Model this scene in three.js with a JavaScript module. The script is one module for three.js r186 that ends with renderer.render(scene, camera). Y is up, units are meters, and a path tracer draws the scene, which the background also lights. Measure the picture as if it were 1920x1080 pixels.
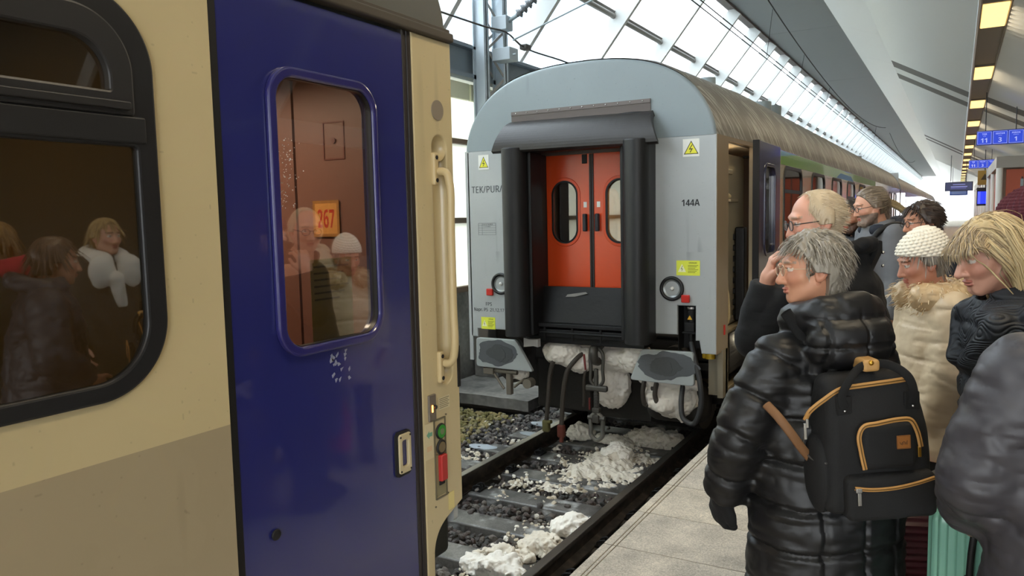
import * as THREE from 'three';
import { mergeGeometries } from 'three/addons/utils/BufferGeometryUtils.js';
import { RoundedBoxGeometry } from 'three/addons/geometries/RoundedBoxGeometry.js';
import { RectAreaLightUniformsLib } from 'three/addons/lights/RectAreaLightUniformsLib.js';
import { FontLoader } from 'three/addons/loaders/FontLoader.js';
import { TextGeometry } from 'three/addons/geometries/TextGeometry.js';

// ---------------------------------------------------------------- camera, sky, exposure
// x: across the track (0 = track centre, + = platform side), y: height above the rail head, z: along the track
const scene = new THREE.Scene();
const camera = new THREE.PerspectiveCamera(41.11, 16 / 9, 0.05, 600);
camera.matrixAutoUpdate = true;
camera.position.set(3.134, 2.337, 0);
{
  const m = new THREE.Matrix4().makeBasis(
    new THREE.Vector3(0.86597046, -0.02155154, -0.49963055),
    new THREE.Vector3(-0.02666009, 0.99566084, -0.08915563),
    new THREE.Vector3(0.49938402, 0.09052634, 0.86163832));
  camera.quaternion.setFromRotationMatrix(m);
}
scene.background = new THREE.Color().setRGB(0.90, 0.95, 1.0);   // overcast winter sky
scene.backgroundIntensity = 1.0;
scene.environment = null;
const renderer = new THREE.WebGLRenderer();
renderer.toneMapping = THREE.LinearToneMapping;
renderer.toneMappingExposure = 8.2;
renderer.shadowMap.enabled = true;
RectAreaLightUniformsLib.init();
const LAMP = { color: new THREE.Color().setRGB(1.0, 0.84, 0.60), glow: 0.24, intensity: 3.6 };

// ---------------------------------------------------------------- helpers
let seed = 12345;
const rnd = () => { seed = (seed + 0x6d2b79f5) | 0; let t = Math.imul(seed ^ (seed >>> 15), 1 | seed); t = (t + Math.imul(t ^ (t >>> 7), 61 | t)) ^ t; return ((t ^ (t >>> 14)) >>> 0) / 4294967296; };
const rr_ = (a, b) => a + (b - a) * rnd();
const V = (x, y, z) => new THREE.Vector3(x, y, z);
const clamp = (x, a = 0, b = 1) => Math.min(b, Math.max(a, x));
const lerp = (a, b, t) => a + (b - a) * t;
const sstep = (a, b, x) => { const t = clamp((x - a) / (b - a)); return t * t * (3 - 2 * t); };
const hash3 = (x, y, z) => { let h = Math.imul(x, 374761393) ^ Math.imul(y, 668265263) ^ Math.imul(z, 2147483647 ^ 0x5bd1e995); h = Math.imul(h ^ (h >>> 13), 1274126177); return ((h ^ (h >>> 16)) >>> 0) / 4294967296; };
function vnoise(x, y, z) {                       // smooth value noise, -1..1
  const xi = Math.floor(x), yi = Math.floor(y), zi = Math.floor(z);
  let fx = x - xi, fy = y - yi, fz = z - zi;
  fx = fx * fx * (3 - 2 * fx); fy = fy * fy * (3 - 2 * fy); fz = fz * fz * (3 - 2 * fz);
  const c = (a, b, d) => hash3(xi + a, yi + b, zi + d);
  const l = (a, b, t) => a + (b - a) * t;
  return 2 * l(l(l(c(0, 0, 0), c(1, 0, 0), fx), l(c(0, 1, 0), c(1, 1, 0), fx), fy), l(l(c(0, 0, 1), c(1, 0, 1), fx), l(c(0, 1, 1), c(1, 1, 1), fx), fy), fz) - 1;
}
const fbm = (x, y, z, n = 3) => { let s = 0, a = 0.5; for (let i = 0; i < n; i++) { s += a * vnoise(x, y, z); x = x * 2.03 + 7.1; y = y * 2.03 + 3.3; z = z * 2.03 + 1.7; a *= 0.5; } return s; };

const counts = {};
function numbered(name) { const n = counts[name] = (counts[name] ?? -1) + 1; return n ? name + '_' + String(n).padStart(3, '0') : name; }
const origin = new WeakMap();                    // things whose parts are given in world coordinates
function tag(o, label, category, group, kind) { if (label) o.userData.label = label; if (category) o.userData.category = category; if (group) o.userData.group = group; if (kind) o.userData.kind = kind; return o; }
function thing(name, label, category, pos = [0, 0, 0], group, worldParts = true) {
  const g = new THREE.Group(); g.name = numbered(name); g.position.set(...pos); scene.add(g);
  if (worldParts) origin.set(g, g.position.clone());
  return tag(g, label, category, group);
}
function structure(name, label, pos = [0, 0, 0]) { const g = thing(name, label, null, pos); g.userData.kind = 'structure'; return g; }
function clean(g) { const o = new THREE.BufferGeometry(); const s = g.index ? g.toNonIndexed() : g; for (const k of ['position', 'normal', 'uv']) if (s.attributes[k]) o.setAttribute(k, s.attributes[k]); if (!o.attributes.uv) o.setAttribute('uv', new THREE.BufferAttribute(new Float32Array(o.attributes.position.count * 2), 2)); if (!o.attributes.normal) o.computeVertexNormals(); return o; }
const merge = (list) => (list.length === 1 ? clean(list[0]) : mergeGeometries(list.map(clean)));
function part(name, geo, mat, parent, label) {
  let g = Array.isArray(geo) ? merge(geo) : geo;
  if (mat.userData.metric) g = metric(g);
  const m = new THREE.Mesh(g, mat); m.name = name;
  let p = parent, off = origin.get(p);
  if (off) m.position.set(-off.x, -off.y, -off.z);
  else { let q = parent; while (q && !q.isScene && !off) { off = origin.get(q); q = q.parent; } }
  p.add(m); if (label) m.userData.label = label;
  return m;
}
function solo(name, geo, mat, label, category, group) {           // a thing that is one mesh, given in world coordinates
  let g = Array.isArray(geo) ? merge(geo) : clean(geo);
  if (mat.userData.metric) g = metric(g);
  g.computeBoundingBox(); const b = g.boundingBox, c = b.getCenter(V(0, 0, 0)); c.y = b.min.y; g.translate(-c.x, -c.y, -c.z);
  const m = new THREE.Mesh(g, mat); m.name = numbered(name); m.position.copy(c); scene.add(m);
  return tag(m, label, category, group);
}
function metric(g) {                              // uv in metres from the dominant normal
  g = clean(g); const p = g.attributes.position, n = g.attributes.normal, uv = g.attributes.uv;
  for (let i = 0; i < p.count; i++) {
    const ax = Math.abs(n.getX(i)), ay = Math.abs(n.getY(i)), az = Math.abs(n.getZ(i));
    if (ay >= ax && ay >= az) uv.setXY(i, p.getX(i), p.getZ(i)); else if (ax >= az) uv.setXY(i, p.getZ(i), p.getY(i)); else uv.setXY(i, p.getX(i), p.getY(i));
  }
  return g;
}
const box = (x0, x1, y0, y1, z0, z1) => new THREE.BoxGeometry(Math.abs(x1 - x0), Math.abs(y1 - y0), Math.abs(z1 - z0)).translate((x0 + x1) / 2, (y0 + y1) / 2, (z0 + z1) / 2);
const rbox = (x0, x1, y0, y1, z0, z1, r = 0.01, s = 2) => new RoundedBoxGeometry(Math.abs(x1 - x0), Math.abs(y1 - y0), Math.abs(z1 - z0), s, r).translate((x0 + x1) / 2, (y0 + y1) / 2, (z0 + z1) / 2);
const tube = (pts, r, seg = 24, rs = 10, closed = false) => new THREE.TubeGeometry(new THREE.CatmullRomCurve3(pts.map((p) => (p.isVector3 ? p : V(...p))), closed, 'centripetal'), seg, r, rs, closed);
function rod(a, b, r, rs = 10, r2 = r) { const A = V(...a), B = V(...b), d = B.clone().sub(A), L = d.length(); const g = new THREE.CylinderGeometry(r2, r, L, rs, 1); g.applyQuaternion(new THREE.Quaternion().setFromUnitVectors(V(0, 1, 0), d.normalize())); return g.translate((A.x + B.x) / 2, (A.y + B.y) / 2, (A.z + B.z) / 2); }
function bar(a, b, w, h) { const A = V(...a), B = V(...b), d = B.clone().sub(A), L = d.length(); const m = new THREE.Matrix4().lookAt(V(0, 0, 0), d, Math.abs(d.y) > 0.99 * L ? V(0, 0, 1) : V(0, 1, 0)); return new THREE.BoxGeometry(w, h, L).applyMatrix4(m).translate((A.x + B.x) / 2, (A.y + B.y) / 2, (A.z + B.z) / 2); }
function rpath(S, x0, y0, x1, y1, r) {            // rounded rectangle; r one number or [bl, br, tr, tl]
  const [a, b, c, d] = Array.isArray(r) ? r : [r, r, r, r];
  const p = new S(); p.moveTo(x0 + a, y0); p.lineTo(x1 - b, y0); if (b) p.absarc(x1 - b, y0 + b, b, -Math.PI / 2, 0); p.lineTo(x1, y1 - c); if (c) p.absarc(x1 - c, y1 - c, c, 0, Math.PI / 2);
  p.lineTo(x0 + d, y1); if (d) p.absarc(x0 + d, y1 - d, d, Math.PI / 2, Math.PI); p.lineTo(x0, y0 + a); if (a) p.absarc(x0 + a, y0 + a, a, Math.PI, 1.5 * Math.PI); return p;
}
const rshape = (...a) => rpath(THREE.Shape, ...a), rhole = (...a) => rpath(THREE.Path, ...a);
const poly = (pts, S = THREE.Shape) => { const s = new S(); pts.forEach(([x, y], i) => (i ? s.lineTo(x, y) : s.moveTo(x, y))); s.closePath(); return s; };
const withHoles = (s, ...h) => { s.holes.push(...h); return s; };
function ext(shape, depth, bevel = 0, seg = 12, bseg = 2) { return new THREE.ExtrudeGeometry(shape, { depth: Math.max(1e-4, depth - 2 * bevel), bevelEnabled: bevel > 0, bevelSize: bevel, bevelOffset: -bevel, bevelThickness: bevel, bevelSegments: bseg, curveSegments: seg }).translate(0, 0, bevel); }
const SIDE = new THREE.Matrix4().makeBasis(V(0, 0, -1), V(0, 1, 0), V(1, 0, 0));
const sideExt = (shape, X, depth, bevel = 0, seg = 12, bs = 2) => ext(shape, depth, bevel, seg, bs).applyMatrix4(SIDE).translate(X - depth, 0, 0);   // shape in (-z, y), outer face at x = X
const endExt = (shape, Z, depth, bevel = 0, seg = 12, bs = 2) => ext(shape, depth, bevel, seg, bs).translate(0, 0, Z - depth);                           // shape in (x, y), outer face at z = Z
const cylX = (x0, x1, y, z, r, s = 20) => new THREE.CylinderGeometry(r, r, Math.abs(x1 - x0), s).rotateZ(Math.PI / 2).translate((x0 + x1) / 2, y, z);
const cylZ = (z0, z1, x, y, r, s = 20, r2 = r) => new THREE.CylinderGeometry(r2, r, Math.abs(z1 - z0), s).rotateX(Math.PI / 2).translate(x, y, (z0 + z1) / 2);
const warp = (g, f) => { const p = g.attributes.position, v = V(0, 0, 0); for (let i = 0; i < p.count; i++) { v.fromBufferAttribute(p, i); f(v); p.setXYZ(i, v.x, v.y, v.z); } g.computeVertexNormals(); return g; };

// naive surface nets over a distance field f (negative inside)
function nets(f, min, max, h, colour) {
  const B = 4, n = [0, 1, 2].map((i) => Math.ceil(Math.ceil((max[i] - min[i]) / h) / B) * B + 1), [nx, ny, nz] = n;
  const val = new Float32Array(nx * ny * nz).fill(1), at = (i, j, k) => i + nx * (j + ny * k);
  const R = B * h * 0.87 * 1.6;
  for (let k = 0; k < nz; k += B) for (let j = 0; j < ny; j += B) for (let i = 0; i < nx; i += B) {
    const c = f(min[0] + (i + B / 2 - 0.5) * h, min[1] + (j + B / 2 - 0.5) * h, min[2] + (k + B / 2 - 0.5) * h), far = Math.abs(c) > R;
    for (let kk = k; kk < Math.min(nz, k + B); kk++) for (let jj = j; jj < Math.min(ny, j + B); jj++) for (let ii = i; ii < Math.min(nx, i + B); ii++)
      val[at(ii, jj, kk)] = far ? c : f(min[0] + ii * h, min[1] + jj * h, min[2] + kk * h);
  }
  const idx = new Int32Array(nx * ny * nz).fill(-1), pos = [], nor = [], col = [], tri = [];
  const E = [[0, 1], [2, 3], [4, 5], [6, 7], [0, 2], [1, 3], [4, 6], [5, 7], [0, 4], [1, 5], [2, 6], [3, 7]];
  const v = new Float32Array(8);
  for (let k = 0; k < nz - 1; k++) for (let j = 0; j < ny - 1; j++) for (let i = 0; i < nx - 1; i++) {
    let m = 0;
    for (let c = 0; c < 8; c++) { v[c] = val[at(i + (c & 1), j + ((c >> 1) & 1), k + (c >> 2))]; if (v[c] < 0) m |= 1 << c; }
    if (m === 0 || m === 255) continue;
    let x = 0, y = 0, z = 0, q = 0;
    for (const [a, b] of E) if ((v[a] < 0) !== (v[b] < 0)) {
      const t = v[a] / (v[a] - v[b]);
      x += lerp(a & 1, b & 1, t); y += lerp((a >> 1) & 1, (b >> 1) & 1, t); z += lerp(a >> 2, b >> 2, t); q++;
    }
    x /= q; y /= q; z /= q;
    idx[at(i, j, k)] = pos.length / 3;
    const X = min[0] + (i + x) * h, Y = min[1] + (j + y) * h, Z = min[2] + (k + z) * h;
    pos.push(X, Y, Z);
    let gx = (v[1] - v[0]) * (1 - y) * (1 - z) + (v[3] - v[2]) * y * (1 - z) + (v[5] - v[4]) * (1 - y) * z + (v[7] - v[6]) * y * z;
    let gy = (v[2] - v[0]) * (1 - x) * (1 - z) + (v[3] - v[1]) * x * (1 - z) + (v[6] - v[4]) * (1 - x) * z + (v[7] - v[5]) * x * z;
    let gz = (v[4] - v[0]) * (1 - x) * (1 - y) + (v[5] - v[1]) * x * (1 - y) + (v[6] - v[2]) * (1 - x) * y + (v[7] - v[3]) * x * y;
    const L = Math.hypot(gx, gy, gz) || 1; nor.push(gx / L, gy / L, gz / L);
    if (colour) { const c = colour(X, Y, Z); col.push(c[0], c[1], c[2]); }
  }
  const quad = (a, b, c, d, flip) => { if (a < 0 || b < 0 || c < 0 || d < 0) return; flip ? tri.push(a, c, b, a, d, c) : tri.push(a, b, c, a, c, d); };
  for (let k = 1; k < nz - 1; k++) for (let j = 1; j < ny - 1; j++) for (let i = 1; i < nx - 1; i++) {
    const s = val[at(i, j, k)] < 0;
    if (s !== val[at(i + 1, j, k)] < 0) quad(idx[at(i, j - 1, k - 1)], idx[at(i, j, k - 1)], idx[at(i, j, k)], idx[at(i, j - 1, k)], !s);
    if (s !== val[at(i, j + 1, k)] < 0) quad(idx[at(i - 1, j, k - 1)], idx[at(i - 1, j, k)], idx[at(i, j, k)], idx[at(i, j, k - 1)], !s);
    if (s !== val[at(i, j, k + 1)] < 0) quad(idx[at(i - 1, j - 1, k)], idx[at(i, j - 1, k)], idx[at(i, j, k)], idx[at(i - 1, j, k)], !s);
  }
  const g = new THREE.BufferGeometry();
  g.setAttribute('position', new THREE.Float32BufferAttribute(pos, 3)); g.setAttribute('normal', new THREE.Float32BufferAttribute(nor, 3));
  const uv = new Float32Array(pos.length / 3 * 2); for (let i = 0; i < uv.length / 2; i++) { uv[2 * i] = pos[3 * i] + 0.6 * pos[3 * i + 2]; uv[2 * i + 1] = pos[3 * i + 1]; }
  g.setAttribute('uv', new THREE.BufferAttribute(uv, 2));
  if (colour) g.setAttribute('color', new THREE.Float32BufferAttribute(col, 3));
  g.setIndex(tri); return g;
}
const smin = (a, b, k) => { const h = Math.max(k - Math.abs(a - b), 0) / k; return Math.min(a, b) - h * h * k * 0.25; };
const smax = (a, b, k) => -smin(-a, -b, k);
function cap(x, y, z, a, b, ra, rb) {             // tapered capsule
  const bx = b[0] - a[0], by = b[1] - a[1], bz = b[2] - a[2], px = x - a[0], py = y - a[1], pz = z - a[2];
  const t = clamp((px * bx + py * by + pz * bz) / (bx * bx + by * by + bz * bz));
  return Math.hypot(px - bx * t, py - by * t, pz - bz * t) - (ra + (rb - ra) * t);
}
const ell = (x, y, z, c, r) => { const k = Math.hypot((x - c[0]) / r[0], (y - c[1]) / r[1], (z - c[2]) / r[2]); return (k - 1) * Math.min(r[0], r[1], r[2]); };

// ---------------------------------------------------------------- textures and materials
function tex(size, fn, rep = 1, srgb = true) {     // fn(u, v) -> [r, g, b] in 0..255
  const d = new Uint8Array(size * size * 4);
  for (let y = 0; y < size; y++) for (let x = 0; x < size; x++) { const c = fn(x / size, y / size); const i = 4 * (y * size + x); d[i] = clamp(c[0], 0, 255); d[i + 1] = clamp(c[1], 0, 255); d[i + 2] = clamp(c[2], 0, 255); d[i + 3] = 255; }
  const t = new THREE.DataTexture(d, size, size); t.wrapS = t.wrapT = THREE.RepeatWrapping; t.magFilter = THREE.LinearFilter; t.minFilter = THREE.LinearMipmapLinearFilter; t.repeat.set(rep, rep);
  if (srgb) t.colorSpace = THREE.SRGBColorSpace; t.needsUpdate = true; return t;
}
const pn = (u, v, f, s = 0) => {                  // periodic noise on the unit square
  const g = (a, b) => hash3(((a % f) + f) % f, ((b % f) + f) % f, s), x = u * f, y = v * f, xi = Math.floor(x), yi = Math.floor(y); let fx = x - xi, fy = y - yi; fx = fx * fx * (3 - 2 * fx); fy = fy * fy * (3 - 2 * fy);
  return 2 * lerp(lerp(g(xi, yi), g(xi + 1, yi), fx), lerp(g(xi, yi + 1), g(xi + 1, yi + 1), fx), fy) - 1;
};
const pfbm = (u, v, f, s, n = 4) => { let r = 0, a = 0.5; for (let i = 0; i < n; i++) { r += a * pn(u, v, f << i, s + i); a *= 0.5; } return r; };
const shadeOf = (rgb, k) => rgb.map((c) => c * k);
function mat(color, roughness = 0.6, metalness = 0, more = {}) {
  const { metricUV, ...rest } = more;
  const M = Object.keys(rest).some((k) => /clearcoat|sheen|transmission|ior|thickness|specular|attenuation/.test(k)) ? THREE.MeshPhysicalMaterial : THREE.MeshStandardMaterial;
  const m = new M({ color, roughness, metalness, ...rest }); if (metricUV) m.userData.metric = true; return m;
}
const grainBump = tex(256, (u, v) => { const k = 128 + 90 * pfbm(u, v, 16, 3, 4); return [k, k, k]; }, 2, false);
const weaveBump = tex(128, (u, v) => { const k = 128 + 60 * Math.sin(u * 2 * Math.PI * 32) * Math.sin(v * 2 * Math.PI * 32) + 30 * pn(u, v, 32, 5); return [k, k, k]; }, 6, false);
const quiltBump = tex(256, (u, v) => { const a = pfbm(u, v, 4, 201, 2), k = 128 + 120 * Math.abs(Math.sin(26 * a + 3 * pn(u, v, 6, 207))) - 40; return [k, k, k]; }, 3, false);
const granite = tex(512, (u, v) => { const a = pn(u, v, 128, 1), b = pn(u, v, 256, 2), c = pfbm(u, v, 6, 9, 4), k = 1 + 0.10 * a + 0.10 * b + 0.14 * c; return [190 * k, 180 * k, 164 * k]; }, 1.4);
const graniteB = tex(512, (u, v) => { const a = pn(u, v, 128, 41), b = pn(u, v, 256, 42), c = pfbm(u, v, 5, 49, 4), k = 0.96 + 0.10 * a + 0.10 * b + 0.16 * c; return [188 * k, 179 * k, 165 * k]; }, 1.4);
const concreteTex = tex(512, (u, v) => { const c = pfbm(u, v, 4, 11, 5), d = pn(u, v, 64, 12), s = Math.max(0, pn(u * 1, v, 12, 14) * pfbm(u, v, 8, 15, 3)); const k = 1 + 0.42 * c + 0.07 * d - 0.5 * s; return [128 * k, 125 * k, 119 * k]; }, 0.45);
const sleeperTex = tex(512, (u, v) => { const c = pfbm(u, v, 6, 21, 5), d = pn(u, v, 128, 22), f = Math.max(0, pfbm(u, v, 10, 23, 4) - 0.12) * 3.2; const k = 0.9 + 0.5 * c + 0.12 * d; return [104 * k + 60 * f, 102 * k + 62 * f, 100 * k + 64 * f]; }, 0.9);
const rustTex = tex(256, (u, v) => { const c = pfbm(u, v, 8, 31, 4), k = 0.9 + 0.7 * c; return [58 * k, 50 * k, 44 * k]; }, 2);
const roofTex = tex(512, (u, v) => {              // wind-blown salt and snow-melt streaks across a grimy roof
  const q = u - v, s = pn(q, v * 0.125, 48, 51) * 0.55 + pn(q, v * 0.25, 96, 52) * 0.5, c = pfbm(u, v, 5, 53, 4);
  const f = clamp((s + c * 0.7 - 0.05) * 1.6); return [lerp(104, 172, f), lerp(99, 169, f), lerp(90, 161, f)];
}, 0.7);
const dirtPaint = (r, g, b, sd) => tex(512, (u, v) => { const c = pfbm(u, v, 3, sd, 4), st = Math.max(0, pn(u, v * 0.125, 40, sd + 5) - 0.45) * Math.max(0, pfbm(u, v, 3, sd + 7, 3) + 0.1), sp = pn(u, v, 200, sd + 9) > 0.93 ? 0.10 : 0; const k = 1 + 0.05 * c - 0.35 * st - sp; return [r * k, g * k, b * k]; }, 0.5);

const M = {
  cream: mat('#ffffff', 0.34, 0, { map: dirtPaint(204, 187, 145, 61), clearcoat: 0.35, clearcoatRoughness: 0.18, metricUV: true }),
  taupe: mat('#ffffff', 0.36, 0, { map: dirtPaint(170, 155, 126, 71), clearcoat: 0.3, clearcoatRoughness: 0.2, metricUV: true }),
  blue: mat('#262a6c', 0.28, 0, { clearcoat: 1, clearcoatRoughness: 0.05 }),
  blueTrim: mat('#2a2768', 0.3, 0, { clearcoat: 0.8, clearcoatRoughness: 0.08 }),
  navy: mat('#17173a', 0.3, 0, { clearcoat: 0.8, clearcoatRoughness: 0.08 }),
  rubber: mat('#1a1a1b', 0.5, 0, { bumpMap: grainBump, bumpScale: 0.0008 }),
  seal: mat('#2a2422', 0.5),
  frameBlack: mat('#1d1d1f', 0.42),
  glass: mat('#ffffff', 0.02, 0, { transmission: 1, thickness: 0, ior: 2.2, color: '#c9c6be' }),
  tinted: mat('#9c9580', 0.02, 0, { transmission: 1, thickness: 0, ior: 2.3 }),
  roofGlass: mat('#f4f8fa', 0.03, 0, { transmission: 1, thickness: 0, ior: 1.45 }),
  frosted: mat('#fffef4', 0.9, 0, { transmission: 0.6, thickness: 0 }),
  greyWall: mat('#ffffff', 0.36, 0, { map: dirtPaint(172, 176, 176, 81), clearcoat: 0.3, clearcoatRoughness: 0.2, metricUV: true }),
  greyRoof: mat('#ffffff', 0.42, 0, { map: dirtPaint(138, 149, 152, 91), metricUV: true }),
  roof: mat('#ffffff', 0.5, 0, { map: roofTex, metricUV: true }),
  darkRoof: mat('#5c5b55', 0.5, 0.1),
  orange: mat('#d84a1c', 0.3, 0, { clearcoat: 0.4, clearcoatRoughness: 0.15 }),
  redInside: mat('#80564a', 0.45),
  black: mat('#0b0b0c', 0.6),
  blackMetal: mat('#1b1b1c', 0.5, 0.4, { bumpMap: grainBump, bumpScale: 0.002 }),
  grime: mat('#24211d', 0.8, 0, { bumpMap: grainBump, bumpScale: 0.003 }),
  iron: mat('#57544f', 0.5, 0.6, { bumpMap: grainBump, bumpScale: 0.0015 }),
  steelGrey: mat('#8b979a', 0.45, 0.1),
  bufferGrey: mat('#a5aaa9', 0.45, 0.1, { bumpMap: grainBump, bumpScale: 0.001 }),
  grease: mat('#54575a', 0.7, 0, { bumpMap: grainBump, bumpScale: 0.004 }),
  hose: mat('#3a332c', 0.6, 0, { bumpMap: grainBump, bumpScale: 0.002 }),
  snow: mat('#f8f4ec', 0.85, 0, { bumpMap: grainBump, bumpScale: 0.004 }),
  dirtySnow: mat('#e8e0d2', 0.9, 0, { bumpMap: grainBump, bumpScale: 0.006 }),
  red: mat('#c8281c', 0.4), yellow: mat('#e5dd2c', 0.5), white: mat('#e9e7df', 0.5), chrome: mat('#c9c9c6', 0.25, 0.9), ink: mat('#1a1a1c', 0.6),
  granite: mat('#ffffff', 0.62, 0, { map: granite, metricUV: true, bumpMap: grainBump, bumpScale: 0.0006 }),
  graniteB: mat('#ffffff', 0.62, 0, { map: graniteB, metricUV: true, bumpMap: grainBump, bumpScale: 0.0006 }),
  concrete: mat('#ffffff', 0.85, 0, { map: concreteTex, metricUV: true }),
  sleeper: mat('#ffffff', 0.33, 0, { map: sleeperTex, metricUV: true }),
  rust: mat('#ffffff', 0.6, 0.3, { map: rustTex, metricUV: true }),
  railTop: mat('#9a938a', 0.28, 0.9),
  steelPaint: mat('#a9b3b9', 0.45),
  fin: mat('#c9cac6', 0.5), purlin: mat('#8f8c86', 0.5), edgeBrown: mat('#6c625c', 0.6),
  soffit: mat('#80878a', 0.55), ceilPanel: mat('#d6d7d3', 0.36, 0.15), ceilDark: mat('#6e6b66', 0.6), lampBody: mat('#8d867a', 0.55),
  brownFrame: mat('#6d5a48', 0.6), orangePanel: mat('#b4502c', 0.5), signBlue: mat('#1b2f8f', 0.4), darkBox: mat('#20222a', 0.5),
  redTrain: mat('#a8453c', 0.4), winDark: mat('#1a1713', 0.12, 0, { clearcoat: 0.5 }), handrail: mat('#c9b487', 0.4), tan: mat('#ffffff', 0.34, 0, { map: dirtPaint(150, 130, 104, 171), clearcoat: 0.4, clearcoatRoughness: 0.15, metricUV: true }),
};
M.glow = new THREE.MeshStandardMaterial({ color: '#fff2d0', emissive: new THREE.Color().setRGB(1.0, 0.62, 0.20), emissiveIntensity: LAMP.glow, roughness: 0.6 });
const font = await new FontLoader().loadAsync('fonts/droid/droid_sans_regular.typeface.json');
const fontB = await new FontLoader().loadAsync('fonts/droid/droid_sans_bold.typeface.json');
function text(str, size, f = font, sx = 1) { const g = new TextGeometry(str, { font: f, size, depth: 0.0012, curveSegments: 3 }); g.computeBoundingBox(); const b = g.boundingBox; g.translate(-(b.min.x + b.max.x) / 2, -(b.min.y + b.max.y) / 2, 0); return g.scale(sx, 1, 1); }
const onEnd = (g, x, y, z) => g.translate(x, y, z);
const onSide = (g, X, y, z) => g.applyMatrix4(SIDE).translate(X, y, z);
function canvasMat(w, h, draw, more = {}) { const c = document.createElement('canvas'); c.width = w; c.height = h; const x = c.getContext('2d'); draw(x, w, h); const t = new THREE.CanvasTexture(c); t.colorSpace = THREE.SRGBColorSpace; return new THREE.MeshStandardMaterial({ map: t, roughness: 0.5, ...more }); }
function plate(w, h, d = 0.002) {                 // thin plate facing +z whose front carries the whole texture; the rest samples its corner
  const g = new THREE.BoxGeometry(w, h, d), uv = g.attributes.uv; for (let i = 0; i < uv.count; i++) if (i < 16 || i > 19) uv.setXY(i, 0.01, 0.01); return g;
}

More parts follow.
